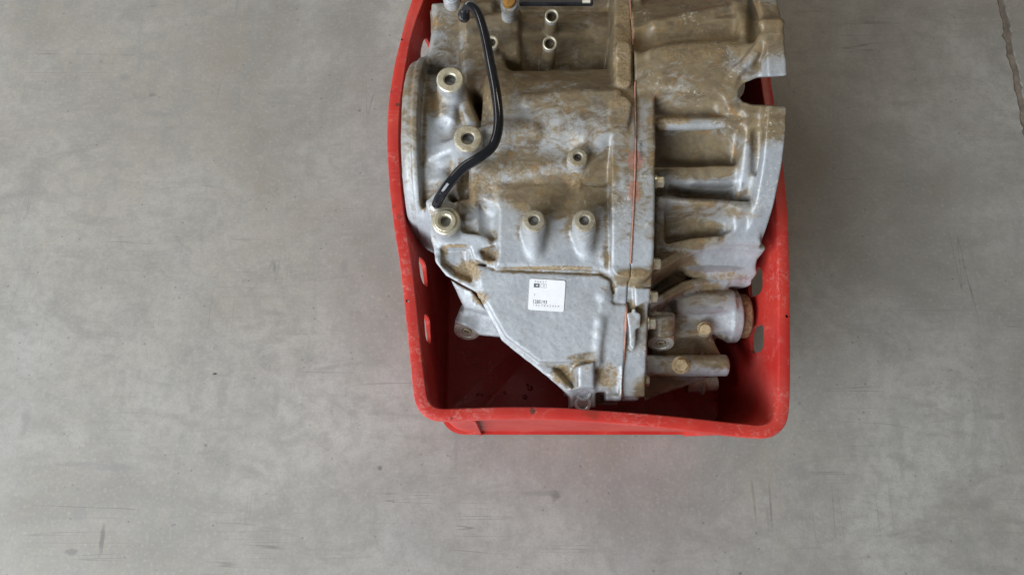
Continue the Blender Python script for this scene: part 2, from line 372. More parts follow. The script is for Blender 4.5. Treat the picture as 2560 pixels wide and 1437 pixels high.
# outer and inner edge of the rim, counter clockwise from the back left corner (pairs, seen from above at rim height)
OI = [((1028, 0), (1061, 0)), ((1012, 50), (1042, 50)), ((1000, 100), (1027, 100)), ((987, 150), (1018, 150)), ((978, 200), (1010, 200)), ((971, 250), (1003, 250)), ((967, 300), (999, 300)),
      ((966, 350), (998, 350)), ((968, 400), (1000, 400)), ((972, 460), (1004, 460)), ((978, 520), (1009, 520)), ((986, 580), (1017, 580)), ((997, 650), (1029, 650)), ((1009, 750), (1041, 750)),
      ((1019, 850), (1051, 850)), ((1027, 930), (1060, 930)), ((1032, 980), (1066, 972)), ((1038, 1008), (1069, 992)), ((1049, 1028), (1076, 1007)), ((1066, 1043), (1087, 1016)), ((1090, 1051), (1104, 1020)),
      ((1130, 1052), (1135, 1020)), ((1200, 1049), (1200, 1018)), ((1280, 1048), (1280, 1016)), ((1400, 1050), (1400, 1018)), ((1500, 1056), (1500, 1025)), ((1600, 1064), (1600, 1032)), ((1700, 1074), (1700, 1041)),
      ((1800, 1086), (1800, 1052)), ((1880, 1094), (1868, 1059)), ((1915, 1095), (1893, 1061)), ((1942, 1087), (1914, 1058)), ((1962, 1068), (1930, 1048)), ((1972, 1045), (1940, 1030)), ((1976, 1010), (1945, 1005)),
      ((1978, 950), (1946, 950)), ((1978, 850), (1946, 850)), ((1977, 750), (1946, 750)), ((1975, 650), (1944, 650)), ((1972, 550), (1941, 550)), ((1966, 470), (1935, 470)), ((1956, 380), (1926, 380)), ((1943, 290), (1914, 290)), ((1931, 210), (1902, 210)), ((1915, 100), (1887, 100)), ((1901, 0), (1874, 0))]
RO = [P(*a, ZR) for a, b in OI]; RI = [P(*b, ZR) for a, b in OI]
y0, xl, xr = 0.636, -0.098, 0.286
back = [((xr + .004, .585), (xr - .012, .583)), ((xr, .612), (xr - .017, .603)), ((xr - .012, .630), (xr - .026, .613)), ((xr - .034, y0), (xr - .040, .620)), ((.16, y0 + .002), (.16, .621)), ((.03, y0 + .002), (.03, .621)),
        ((xl + .034, y0), (xl + .040, .620)), ((xl + .012, .630), (xl + .026, .613)), ((xl, .612), (xl + .017, .603)), ((xl - .012, .585), (xl + .002, .583))]
RO += [Vector((*a, ZR)) for a, b in back]; RI += [Vector((*b, ZR)) for a, b in back]
NB = len(OI)
def closed_spline(pts, m):
    out = []; n = len(pts)
    for i in range(n):
        p0, p1, p2, p3 = pts[i - 1], pts[i], pts[(i + 1) % n], pts[(i + 2) % n]
        for k in range(m):
            t = k / m
            out.append(0.5 * ((2 * p1) + (p2 - p0) * t + (2 * p0 - 5 * p1 + 4 * p2 - p3) * t * t + (3 * p1 - p0 - 3 * p2 + p3) * t ** 3))
    return out
MS = 4
SO, SI = closed_spline(RO, MS), closed_spline(RI, MS); NS = len(SO)
def loft(rings, closed_prof=False):
    V = [p for r in rings for p in r]; F = []; n = len(rings[0]); m = len(rings)
    for j in range(m if closed_prof else m - 1):
        for i in range(n):
            a, b = j * n + i, j * n + (i + 1) % n; c, d = ((j + 1) % m) * n + (i + 1) % n, ((j + 1) % m) * n + i
            F.append((a, b, c, d))
    return V, F
def lerp_ring(f, dz): return [Vector((a.x + (b.x - a.x) * f, a.y + (b.y - a.y) * f, ZR + dz)) for a, b in zip(SI, SO)]
prof = [(0.0, -.020), (0.0, -.004), (0.03, -.0015), (0.10, -.0002), (0.22, 0.0), (0.5, 0.0006), (0.78, 0.0), (0.90, -.0004), (0.97, -.002), (1.0, -.0045), (1.0, -.0145), (.96, -.0165), (.84, -.0165), (.84, -.006), (.20, -.006), (.20, -.020)]
V, F = loft([lerp_ring(f, d) for f, d in prof], True)
RIMVF = (V, F)
# walls run from the inner rim edge down to the base outline
BX0, BX1, BY0, BY1, BRAD = -0.087, 0.272, 0.036, 0.612, 0.030
def base_pt(p):
    """the base outline point that belongs to a rim point"""
    cx, cy = (BX0 + BX1) / 2, (BY0 + BY1) / 2; hx, hy = (BX1 - BX0) / 2, (BY1 - BY0) / 2
    x = min(max(p.x, BX0), BX1); y = min(max(p.y, BY0), BY1)
    dx, dy = x - cx, y - cy
    ex, ey = abs(dx) - (hx - BRAD), abs(dy) - (hy - BRAD)
    if ex > 0 and ey > 0:
        k = BRAD / max(1e-6, math.hypot(ex, ey)); ex *= k; ey *= k
        return Vector((cx + math.copysign(hx - BRAD + ex, dx), cy + math.copysign(hy - BRAD + ey, dy), 0))
    if ex - 0 > ey: return Vector((cx + math.copysign(hx, dx), y, 0))
    return Vector((x, cy + math.copysign(hy, dy), 0))
SB = [base_pt(p) for p in SI]
TH = 0.0032
def nrm(R, i):
    t = R[(i + 1) % NS] - R[i - 1]; return Vector((t.y, -t.x, 0)).normalized()
def wall_pt(i, z, off):
    f = (ZR - 0.006 - z) / (ZR - 0.006 - 0.006); f = max(0.0, min(1.0, f)); e = f ** 0.85
    p = SI[i].lerp(SB[i], e); n = nrm(SI, i).lerp(nrm(SB, i) if (SB[(i + 1) % NS] - SB[i - 1]).length > 1e-6 else nrm(SI, i), e).normalized()
    return Vector((p.x + n.x * off, p.y + n.y * off, z))
ZL = [0.008, 0.02, 0.04, 0.065, 0.09, 0.115, 0.14, 0.165, ZR - 0.018, ZR - 0.0075]
def wall_strip(name, i0, i1):
    idx = [i % NS for i in range(i0, i1 + 1)]; n = len(idx); m = len(ZL); V = []; F = []
    for off in (0.0, TH):
        for z in ZL:
            for i in idx: V.append(wall_pt(i, z, off))
    A = n * m
    for j in range(m - 1):
        for i in range(n - 1):
            a = j * n + i; F.append((a, a + n, a + n + 1, a + 1)); b = A + a; F.append((b, b + 1, b + n + 1, b + n))
    for i in range(n - 1):
        F.append((i, i + 1, A + i + 1, A + i)); t = (m - 1) * n + i; F.append((t, A + t, A + t + 1, t + 1))
    for j in range(m - 1):
        a = j * n; F.append((a, A + a, A + a + n, a + n)); b = j * n + n - 1; F.append((b, b + n, A + b + n, A + b))
    me = bpy.data.meshes.new(name); me.from_pydata([tuple(v) for v in V], [], F); me.update()
    bm = bmesh.new(); bm.from_mesh(me); bmesh.ops.recalc_face_normals(bm, faces=bm.faces); bm.to_mesh(me); bm.free()
    return me
def slot_cutter(center, hy, hz, rad, along):
    V = []; n = 8; ring = []
    for (sx, sz, a0) in ((1, 1, 0), (-1, 1, 90), (-1, -1, 180), (1, -1, 270)):
        for k in range(n):
            a = math.radians(a0 + 90 * k / (n - 1)); ring.append((sx * (hy - rad) + rad * math.cos(a), sz * (hz - rad) + rad * math.sin(a)))
    L = len(ring)
    for d in (-0.03, 0.03):
        for s, z in ring:
            V.append((center[0] + d, center[1] + s, center[2] + z) if along == 'y' else (center[0] + s, center[1] + d, center[2] + z))
    F = [tuple(range(L))[::-1], tuple(range(L, 2 * L))] + [(i, (i + 1) % L, L + (i + 1) % L, L + i) for i in range(L)]
    return V, F
def cut_mesh(me, cutters):
    o = bpy.data.objects.new('tmp', me); C.objects.link(o); tmp = []
    for V, F in cutters:
        cm = bpy.data.meshes.new('cut'); cm.from_pydata([tuple(v) for v in V], [], F)
        bm = bmesh.new(); bm.from_mesh(cm); bmesh.ops.recalc_face_normals(bm, faces=bm.faces); bm.to_mesh(cm); bm.free()
        c = bpy.data.objects.new('cut', cm); C.objects.link(c); tmp.append(c)
        md = o.modifiers.new('b', 'BOOLEAN'); md.operation = 'DIFFERENCE'; md.object = c; md.solver = 'EXACT'
    dg = bpy.context.evaluated_depsgraph_get(); dg.update()
    res = bpy.data.meshes.new_from_object(o.evaluated_get(dg))
    bpy.data.objects.remove(o)
    for c in tmp: bpy.data.objects.remove(c)
    return res
me_ = bpy.data.meshes.new('rim'); me_.from_pydata([tuple(v) for v in RIMVF[0]], [], RIMVF[1]); me_.update()
bm = bmesh.new(); bm.from_mesh(me_); bmesh.ops.recalc_face_normals(bm, faces=bm.faces); bm.to_mesh(me_); bm.free()
holes = [lathe([(.0019, -.02), (.0019, .02)], P(px, py, ZR), (0, 0, 1), 14) for px, py in ((1019, 752), (1967, 790), (1005, 98))]
rim = link_me('rim', cut_mesh(me_, holes), M_RED, None, True, 40); part(rim)
iL0, iL1 = 0, 16 * MS; iF0, iF1 = 16 * MS, 35 * MS; iR0, iR1 = 35 * MS, 46 * MS; iB0, iB1 = 46 * MS, len(RO) * MS
def xy_on(i0, i1, y, z):
    best = min(range(i0, i1), key=lambda i: abs(wall_pt(i % NS, z, 0).y - y)); return wall_pt(best % NS, z, 0)
right_slots = [xy_on(iR0, iR1, PY(py, .145), .145) for py in (848, 702, 562, 430, 230, 110)]
left_slots = [xy_on(iL0, iL1, PY(py, .15), .15) for py in (820, 672, 535, 400, 280, 140)]
def slots(cs, hz=0.015): return [slot_cutter(c, 0.0165, hz, 0.0115, 'y') for c in cs]
wl = link_me('wall', cut_mesh(wall_strip('wall', iL0, iL1), slots(left_slots, .017)), M_RED, None, True, 35); part(wl)
wf = link_me('wall', wall_strip('wall', iF0, iF1), M_RED, None, True, 35); part(wf)
wr = link_me('wall', cut_mesh(wall_strip('wall', iR0, iR1), slots(right_slots, .019)), M_RED, None, True, 35); part(wr)
wb = link_me('wall', wall_strip('wall', iB0, iB1), M_RED, None, True, 35); part(wb)
def slot_frame(i_lo, i_hi, c, hz, depth=.0045):
    i = min(range(i_lo, i_hi), key=lambda k: abs(wall_pt(k % NS, c.z, 0).y - c.y)) % NS
    nn = nrm(SI, i); rings = []
    for grow, off in ((-.0004, .0004), (-.0004, depth), (.0022, depth), (.0022, .001)):
        R_ = []
        for (sx, sz, a0) in ((1, 1, 0), (-1, 1, 90), (-1, -1, 180), (1, -1, 270)):
            for k in range(8):
                a = math.radians(a0 + 90 * k / 7); rad = .0115 + grow
                sy_, zz = sx * .005 + rad * math.cos(a), sz * (hz - .0115) + rad * math.sin(a)
                q = wall_pt(i, c.z + zz, off); t = (SI[(i + 1) % NS] - SI[i - 1]).normalized()
                s_ = sy_ if t.y > 0 else -sy_
                R_.append(Vector((q.x, q.y, q.z)) + t * s_ )
        rings.append(R_)
    V, F = loft(rings, True); return V, F
for cs, a_, b_, hz in ((left_slots, iL0, iL1, .017), (right_slots, iR0, iR1, .019)):
    for c_ in cs:
        V, F = slot_frame(a_, b_, c_, hz); o = link_mesh('slot_frame', V, F, M_RED, None, True, 40)
        bm = bmesh.new(); bm.from_mesh(o.data); bmesh.ops.recalc_face_normals(bm, faces=bm.faces); bm.to_mesh(o.data); bm.free(); part(o)
# base with a shallow foot
bpts = [Vector((p.x, p.y, 0)) for p in SB]
def shrink(f, z):
    c = Vector(((BX0 + BX1) / 2, (BY0 + BY1) / 2, 0)); hx, hy = (BX1 - BX0) / 2, (BY1 - BY0) / 2
    return [Vector((c.x + (p.x - c.x) * (hx + f) / hx, c.y + (p.y - c.y) * (hy + f) / hy, z)) for p in bpts]
V, F = loft([shrink(-.30 * 0.57, .0075), shrink(-.002, .0075), shrink(.0015, .0105), shrink(.0066, .0105), shrink(.0066, .0045), shrink(-.008, .0035), shrink(-.010, .0004), shrink(-.30 * 0.57, .0004)])
F.append(tuple(range(NS))); F.append(tuple(reversed(range(7 * NS, 8 * NS))))
base = link_mesh('base', V, F, M_RED, None, True, 35); part(base)
# outer stiffening ribs below the rim
def rib_on(i, z0=.012, z1=ZR - .0165, depth=.0095, wd=.0017):
    p = [wall_pt(i, z0, TH * .5), wall_pt(i, z0, TH + .0055), wall_pt(i, z1, TH + depth), wall_pt(i, z1, TH * .5)]
    t = (SI[(i + 1) % NS] - SI[i - 1]).normalized() * wd
    V = [q - t for q in p] + [q + t for q in p]
    return V, [(0, 1, 2, 3), (7, 6, 5, 4), (0, 4, 5, 1), (1, 5, 6, 2), (2, 6, 7, 3), (3, 7, 4, 0)]
def near_i(i0, i1, x=None, y=None):
    return min(range(i0, i1), key=lambda i: abs(SI[i % NS].x - x) if x is not None else abs(SI[i % NS].y - y)) % NS
for xx in (P(1195, 1060, .1).x, P(1760, 1060, .1).x):
    V, F = rib_on(near_i(iF0 + 20, iF1 - 20, x=xx)); part(link_mesh('rib', V, F, M_RED, None, False))
for a, b, cs in ((iL0, iL1, left_slots), (iR0, iR1, right_slots)):
    for q0, q1 in zip(cs[:-1], cs[1:]):
        V, F = rib_on(near_i(a, b, y=(q0.y + q1.y) / 2)); part(link_mesh('rib', V, F, M_RED, None, False))
# lip under the rim on the outside, a second thin step seen at the front
V, F = loft([[wall_pt(i, ZR - .0255, TH * .5) for i in range(NS)], [wall_pt(i, ZR - .0255, TH + .0068) for i in range(NS)], [wall_pt(i, ZR - .0225, TH + .0072) for i in range(NS)], [wall_pt(i, ZR - .0225, TH * .5) for i in range(NS)]])
part(link_mesh('lip', V, F, M_RED, None, True, 35))

# ------------------------------------------------------------------ distance field modelling for the cast housings
def smin(a, b, k):
    if k <= 0: return np.minimum(a, b)
    h = np.clip(0.5 + 0.5 * (b - a) / k, 0, 1); return b + (a - b) * h - k * h * (1 - h)
def smax(a, b, k): return -smin(-a, -b, k)
class Field:
    def __init__(s, lo, hi, h):
        s.lo = np.array(lo, np.float32); s.h = h
        s.n = np.ceil((np.array(hi) - np.array(lo)) / h).astype(int) + 1
        s.ax = [(s.lo[i] + h * np.arange(s.n[i])).astype(np.float32) for i in range(3)]
        s.D = np.full(s.n, 0.05, np.float32)
    def box(s, lo, hi, m):
        sl = []
        for i in range(3):
            a = int(max(0, math.floor((lo[i] - m - s.lo[i]) / s.h))); b = int(min(s.n[i], math.ceil((hi[i] + m - s.lo[i]) / s.h) + 1))
            sl.append(slice(a, max(a, b)))
        x = s.ax[0][sl[0]][:, None, None]; y = s.ax[1][sl[1]][None, :, None]; z = s.ax[2][sl[2]][None, None, :]
        return tuple(sl), x, y, z
    def op(s, prim, k=0.004, mode='add'):
        f, lo, hi = prim; sl, x, y, z = s.box(lo, hi, k + 0.006)
        if 0 in s.D[sl].shape: return
        d = f(x, y, z).astype(np.float32)
        s.D[sl] = smin(s.D[sl], d, k) if mode == 'add' else smax(s.D[sl], -d, k)
    def add(s, prim, k=0.004): s.op(prim, k)
    def cut(s, prim, k=0.003): s.op(prim, k, 'cut')
    def roughen(s, wl, amp, seed):
        rng_ = np.random.default_rng(seed); dims = [int(math.ceil(s.n[i] * s.h / wl)) + 3 for i in range(3)]
        T = rng_.uniform(-1, 1, dims).astype(np.float32)
        Wl = []
        for i in range(3):
            q = np.arange(s.n[i]) * s.h / wl; k = q.astype(int); t = (q - k); t = t * t * (3 - 2 * t)
            Wm = np.zeros((s.n[i], dims[i]), np.float32); Wm[np.arange(s.n[i]), k] = 1 - t; Wm[np.arange(s.n[i]), k + 1] = t; Wl.append(Wm)
        T = T.reshape(-1, dims[2]) @ Wl[2].T; T = T.reshape(dims[0], dims[1], -1)
        T = np.stack([Wl[1] @ T[a] for a in range(dims[0])]); sh = T.shape
        T = (Wl[0] @ T.reshape(dims[0], -1)).reshape(s.n[0], sh[1], sh[2])
        s.D += T * amp
    def mesh(s):
        D = s.D.copy(); D[[0, -1]] = np.maximum(D[[0, -1]], 1e-4); D[:, [0, -1]] = np.maximum(D[:, [0, -1]], 1e-4); D[:, :, [0, -1]] = np.maximum(D[:, :, [0, -1]], 1e-4)
        D[np.abs(D) < 1e-7] = 1e-7
        I = D < 0; nx, ny, nz = D.shape
        cnt = np.zeros((nx - 1, ny - 1, nz - 1), np.int8)
        offs = [(a, b, c) for a in (0, 1) for b in (0, 1) for c in (0, 1)]
        for a, b, c in offs: cnt += I[a:nx - 1 + a, b:ny - 1 + b, c:nz - 1 + c]
        act = np.argwhere((cnt > 0) & (cnt < 8)); idx = np.full(cnt.shape, -1, np.int32); idx[tuple(act.T)] = np.arange(len(act))
        val = np.stack([D[act[:, 0] + a, act[:, 1] + b, act[:, 2] + c] for a, b, c in offs], 1)
        O = np.array(offs, np.float32); acc = np.zeros((len(act), 3), np.float32); num = np.zeros(len(act), np.float32)
        for i in range(8):
            for j in range(i + 1, 8):
                if np.abs(O[i] - O[j]).sum() != 1: continue
                vi, vj = val[:, i], val[:, j]; c = (vi < 0) != (vj < 0); t = np.where(c, vi / np.where(c, vi - vj, 1), 0)
                acc += np.where(c[:, None], O[i] + (O[j] - O[i]) * t[:, None], 0); num += c
        V = s.lo + (act + acc / num[:, None]) * s.h
        Q = []
        for ax in range(3):
            A = [slice(None)] * 3; B = [slice(None)] * 3; A[ax] = slice(0, -1); B[ax] = slice(1, None)
            e = np.argwhere(I[tuple(A)] != I[tuple(B)]); o1, o2 = [(1, 2), (2, 0), (0, 1)][ax]
            ok = (e[:, o1] > 0) & (e[:, o2] > 0) & (e[:, o1] < D.shape[o1] - 1) & (e[:, o2] < D.shape[o2] - 1); e = e[ok]
            def g(d1, d2):
                q = e.copy(); q[:, o1] -= d1; q[:, o2] -= d2; return idx[tuple(q.T)]
            q = np.stack([g(1, 1), g(0, 1), g(0, 0), g(1, 0)], 1); fl = I[tuple(e.T)] == False
            q[fl] = q[fl][:, ::-1]; Q.append(q)
        Q = np.concatenate(Q); Q = Q[(Q >= 0).all(1)]
        return V.astype(np.float32), Q
def np3(p): return np.array(p, np.float32)
def capsule(p, q, r1, r2=None):
    p, q = np3(p), np3(q); r2 = r1 if r2 is None else r2; d = q - p; L2 = float(d @ d) + 1e-12
    def f(x, y, z):
        t = np.clip(((x - p[0]) * d[0] + (y - p[1]) * d[1] + (z - p[2]) * d[2]) / L2, 0, 1)
        return np.sqrt((x - p[0] - t * d[0]) ** 2 + (y - p[1] - t * d[1]) ** 2 + (z - p[2] - t * d[2]) ** 2) - (r1 + (r2 - r1) * t)
    R = max(r1, r2); return f, np.minimum(p, q) - R, np.maximum(p, q) + R
def cyl(p, q, r1, r2=None, e=0.002):
    p, q = np3(p), np3(q); r2 = r1 if r2 is None else r2; d = q - p; L = float(np.linalg.norm(d)); a = d / L
    def f(x, y, z):
        t = (x - p[0]) * a[0] + (y - p[1]) * a[1] + (z - p[2]) * a[2]
        rr = np.sqrt(np.maximum(1e-12, (x - p[0] - t * a[0]) ** 2 + (y - p[1] - t * a[1]) ** 2 + (z - p[2] - t * a[2]) ** 2))
        return smax(rr - (r1 + (r2 - r1) * np.clip(t / L, 0, 1)), np.abs(t - L / 2) - L / 2, e)
    R = max(r1, r2); return f, np.minimum(p, q) - R, np.maximum(p, q) + R
def xdrum(yc, zc, R, x0, x1, R2=None, e=0.004): return cyl((x0, yc, zc), (x1, yc, zc), R, R2, e)
def ellipsoid(c, r):
    c, r = np3(c), np3(r)
    def f(x, y, z):
        k = np.sqrt(((x - c[0]) / r[0]) ** 2 + ((y - c[1]) / r[1]) ** 2 + ((z - c[2]) / r[2]) ** 2); return (k - 1) * r.min()
    return f, c - r, c + r
def poly2d(P2, x, y):
    d = np.full(np.broadcast(x, y).shape, 1e9, np.float32); s = np.ones(d.shape, np.float32); n = len(P2)
    for i in range(n):
        ax, ay = P2[i]; bx, by = P2[i - 1]; ex, ey = bx - ax, by - ay; wx, wy = x - ax, y - ay
        t = np.clip((wx * ex + wy * ey) / (ex * ex + ey * ey + 1e-14), 0, 1)
        d = np.minimum(d, (wx - ex * t) ** 2 + (wy - ey * t) ** 2)
        c1 = y >= ay; c2 = y < by; c3 = ex * wy > ey * wx
        s = np.where((c1 & c2 & c3) | (~c1 & ~c2 & ~c3), -s, s)
    return s * np.sqrt(d)
def plane_of(pts):
    A = np.array([(p[0], p[1], 1) for p in pts]); b = np.array([p[2] for p in pts]); return np.linalg.lstsq(A, b, rcond=None)[0]
def prism(pts, zb, draft=0.0, r=0.003, rc=0.0):
    """polygon of 3D points (top face, plane fitted), walls go down to zb"""
    c = plane_of(pts); P2 = [(p[0], p[1]) for p in pts]; zs = [p[2] for p in pts]; nz = 1 / math.sqrt(1 + c[0] ** 2 + c[1] ** 2)
    def f(x, y, z):
        d2 = poly2d(P2, x, y) + rc; zt = c[0] * x + c[1] * y + c[2]
        return smax(smax((d2 - draft * np.maximum(zt - z, 0)) / math.sqrt(1 + draft * draft) - rc, (z - zt) * nz, r), zb - z, 0.002)
    g = max(0.0, draft) * (max(zs) - zb)
    lo = np.array([min(p[0] for p in pts) - g, min(p[1] for p in pts) - g, zb]); hi = np.array([max(p[0] for p in pts) + g, max(p[1] for p in pts) + g, max(zs) + .004])
    return f, lo, hi
def pocket(pts, r=0.003, draft=0.25, top=0.03, shear=0.0):
    """the space above a polygonal floor (plane fitted): cut it away"""
    c = plane_of(pts); P2 = [(p[0], p[1]) for p in pts]; zs = [p[2] for p in pts]
    def f(x, y, z):
        zt = c[0] * x + c[1] * y + c[2]; d2 = poly2d(P2, x, y)
        return smax(d2 - draft * np.maximum(z - zt, 0), zt - z, r)
    g = draft * top
    return f, np.array([min(p[0] for p in pts) - g, min(p[1] for p in pts) - g, min(zs)]), np.array([max(p[0] for p in pts) + g, max(p[1] for p in pts) + g, max(zs) + top])
def rib(pts, w, zb, r=0.003, draft=0.12):
    """wall along a polyline of 3D points (its crest)"""
    pts = [np3(p) for p in pts]
    def f(x, y, z):
        best = None; zt = None
        for a, b in zip(pts[:-1], pts[1:]):
            ex, ey = b[0] - a[0], b[1] - a[1]; t = np.clip(((x - a[0]) * ex + (y - a[1]) * ey) / (ex * ex + ey * ey + 1e-14), 0, 1)
            d = np.sqrt((x - a[0] - ex * t) ** 2 + (y - a[1] - ey * t) ** 2); zz = a[2] + (b[2] - a[2]) * t
            if best is None: best, zt = d, zz
            else: zt = np.where(d < best, zz, zt); best = np.minimum(best, d)
        return smax(smax(best - w / 2 - draft * np.maximum(zt - z, 0), z - zt, r), zb - z, 0.002)
    A = np.array(pts); g = w / 2 + draft * (A[:, 2].max() - zb); lo = A.min(0) - g; hi = A.max(0) + g; lo[2] = zb; hi[2] = A[:, 2].max() + .003
    return f, lo, hi
def halfspace(nx, ny, nz, d, lo, hi):
    return (lambda x, y, z: nx * x + ny * y + nz * z - d + 0 * (x + y + z)), np.array(lo), np.array(hi)
def PP(L): return [P(*a) for a in L]

HG = 0.00135
seam_n = Vector((1, -0.033, 0)).normalized(); seam_d = seam_n.dot(Vector((0.1165, 0.06, 0)))

def sample(fld, pts):
    q = (pts - fld.lo) / fld.h; q = np.clip(q, 0, np.array(fld.n) - 1.001); i = q.astype(int); t = q - i; r = 0
    for a in (0, 1):
        for b in (0, 1):
            for c in (0, 1):
                w_ = (t[:, 0] if a else 1 - t[:, 0]) * (t[:, 1] if b else 1 - t[:, 1]) * (t[:, 2] if c else 1 - t[:, 2])
                r = r + w_ * fld.D[i[:, 0] + a, i[:, 1] + b, i[:, 2] + c]
    return r
# where dirt, bare metal and painted glints lie: (px, py, rx, ry, amount)
FILM = [(1420, 0, 420, 150, .75), (1420, 130, 330, 110, .85), (1720, 60, 300, 120, 1.0), (1400, 225, 230, 80, .6), (1230, 200, 80, 130, .75), (1720, 220, 180, 100, .75), (1900, 300, 90, 70, .9),
        (1400, 310, 240, 130, .38), (1740, 390, 130, 70, 1.0), (1560, 200, 60, 260, .75), (1600, 420, 50, 160, .45), (1390, 490, 165, 62, .95), (1500, 430, 60, 60, .8), (1760, 520, 140, 40, .6), (1720, 580, 110, 45, .9),
        (1690, 690, 70, 70, .95), (1740, 740, 110, 40, .6), (1780, 900, 120, 24, .5), (1700, 915, 60, 26, .6), (1680, 800, 60, 40, .6), (1690, 840, 110, 60, .75), (1740, 870, 80, 50, .8), (1590, 695, 60, 26, .9), (1200, 270, 40, 40, 1.0), (1170, 480, 40, 60, .5), (1120, 130, 60, 60, .45), (1660, 970, 90, 40, .8),
        (1290, 410, 120, 40, .5), (1640, 330, 30, 160, .7), (1570, 800, 20, 20, .2), (1820, 350, 90, 40, .4), (1025, 300, 30, 190, .5), (1090, 260, 40, 40, .7), (1130, 480, 60, 40, .4), (1060, 420, 40, 60, .35), (1050, 180, 50, 40, .5), (1440, 560, 260, 60, .22), (1350, 800, 260, 140, .05)]
MUD = [(1300, 330, 90, 40, .6), (1180, 470, 60, 50, .55), (1215, 460, 55, 35, .75), (1560, 60, 30, 90, .7), (1560, 160, 30, 110, .8), (1560, 250, 35, 50, .7), (1180, 560, 25, 40, .35), (1170, 680, 45, 35, .8), (1225, 640, 28, 24, .8),
       (1110, 640, 14, 40, .6), (1517, 940, 38, 38, .75), (1405, 936, 28, 28, .95), (1470, 930, 20, 26, .45), (1200, 745, 25, 20, .8), (1590, 685, 50, 14, .8), (1300, 210, 70, 40, .5), (1440, 450, 40, 25, .6), (1590, 480, 25, 40, .6), (1350, 500, 40, 20, .4), (1610, 430, 20, 140, .35),
       (1800, 90, 90, 40, .55), (1720, 130, 90, 30, .5), (1680, 230, 60, 40, .4), (1690, 300, 50, 15, .8), (1790, 562, 40, 14, .5), (1760, 500, 90, 12, .5), (1860, 540, 50, 12, .5), (1820, 690, 60, 15, .7), (1760, 720, 60, 20, .5), (1760, 900, 90, 22, .45),
       (1700, 915, 60, 25, .5), (1545, 600, 8, 60, .2), (1380, 670, 140, 6, 1.0), (1140, 615, 40, 6, .9), (1500, 640, 18, 12, .5), (1510, 720, 14, 10, .6), (1050, 300, 16, 110, .35), (1100, 300, 26, 30, .4), (1770, 960, 40, 20, .6), (1340, 420, 130, 22, .5), (1230, 240, 40, 60, .45), (1260, 345, 60, 25, .6), (1420, 530, 60, 30, .35)]
BARE_GLINT = [(1800, 465, 90, 22, 1.0), (1780, 672, 100, 12, .9), (1850, 700, 40, 14, .8), (1760, 775, 80, 16, .8), (1720, 815, 30, 14, .7), (1850, 260, 40, 40, .55), (1420, 25, 120, 12, .7), (1300, 140, 60, 30, .4), (1110, 320, 60, 40, .5), (1100, 390, 60, 30, .6), (1350, 800, 230, 130, .45), (1300, 620, 160, 50, .4),
         (1905, 470, 40, 120, .45), (1930, 110, 40, 60, .5), (1460, 990, 40, 25, .9), (1380, 950, 25, 30, .5), (1760, 925, 60, 12, .6), (1830, 830, 40, 30, .6), (1110, 90, 35, 40, .5), (1590, 820, 30, 90, .3)]  # bare patches, and glints on tube and ridge crests put into the colour
SMEAR = [(1588, 400, 22, 28, 1.0), (1585, 480, 18, 44, .7), (1587, 445, 9, 40, .5), (1641, 245, 12, 20, .5), (1578, 300, 6, 90, .35)]
def paint(name, fld, V):
    px, py = proj(V.astype(np.float64))
    def acc(L):
        r = np.zeros(len(V))
        for x, y, rx, ry, a in L: r = np.maximum(r, a * np.clip(1.35 - ((px - x) / rx) ** 2 - ((py - y) / ry) ** 2, 0, 1))
        return r
    return acc(FILM), acc(MUD), acc(BARE_GLINT), acc(SMEAR)
def finish(name, fld, parent, mat):
    V, Q = fld.mesh()
    me = bpy.data.meshes.new(name); me.vertices.add(len(V)); me.vertices.foreach_set('co', V.ravel())
    me.loops.add(Q.size); me.loops.foreach_set('vertex_index', Q.ravel().astype(np.int32)); me.polygons.add(len(Q))
    me.polygons.foreach_set('loop_start', np.arange(0, Q.size, 4, dtype=np.int32)); me.update(calc_edges=True); me.validate()
    film, mud, bare_glint, smear = paint(name, fld, V)
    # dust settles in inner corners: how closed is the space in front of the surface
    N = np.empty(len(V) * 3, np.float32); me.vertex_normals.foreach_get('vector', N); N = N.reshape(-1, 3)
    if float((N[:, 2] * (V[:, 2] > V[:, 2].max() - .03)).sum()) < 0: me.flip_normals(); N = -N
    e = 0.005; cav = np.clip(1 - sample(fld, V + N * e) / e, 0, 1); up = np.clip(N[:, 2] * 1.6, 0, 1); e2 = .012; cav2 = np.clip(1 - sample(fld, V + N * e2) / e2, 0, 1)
    film = np.maximum(film, np.clip((cav2 - .18) * 1.3, 0, .6) * np.clip(N[:, 2] * 2 + .3, 0, 1)); mud = np.maximum(mud, np.clip((cav - .28) * 1.2, 0, .62) * up); bare_glint = bare_glint * (1 - np.clip(cav * 2, 0, 1))
    for nm, ar in (('film', film), ('mud', mud), ('bare_glint', bare_glint), ('smear', smear)):
        a = me.attributes.new(nm, 'FLOAT', 'POINT'); a.data.foreach_set('value', ar.astype(np.float32))
    return link_me(name, me, mat, parent, True)

# ================================================================== the gearbox
gb = empty('gearbox', (0.07, 0.30, 0.012), 'dirty cast aluminium gearbox lying in the red crate', 'gearbox')
bpy.context.view_layer.update()
def gp(o): return part(o, gb)

# ---- left housing
c = Field((-.128, .022, .010), (.140, .575, .318), HG)
c.add(prism(PP([(1080, 30, .20), (1545, 20, .2), (1590, 300, .2), (1590, 1000, .165), (1445, 985, .165), (1275, 840, .185), (1195, 700, .2), (1110, 640, .2), (1075, 500, .2)]), .012, -.30, .006))
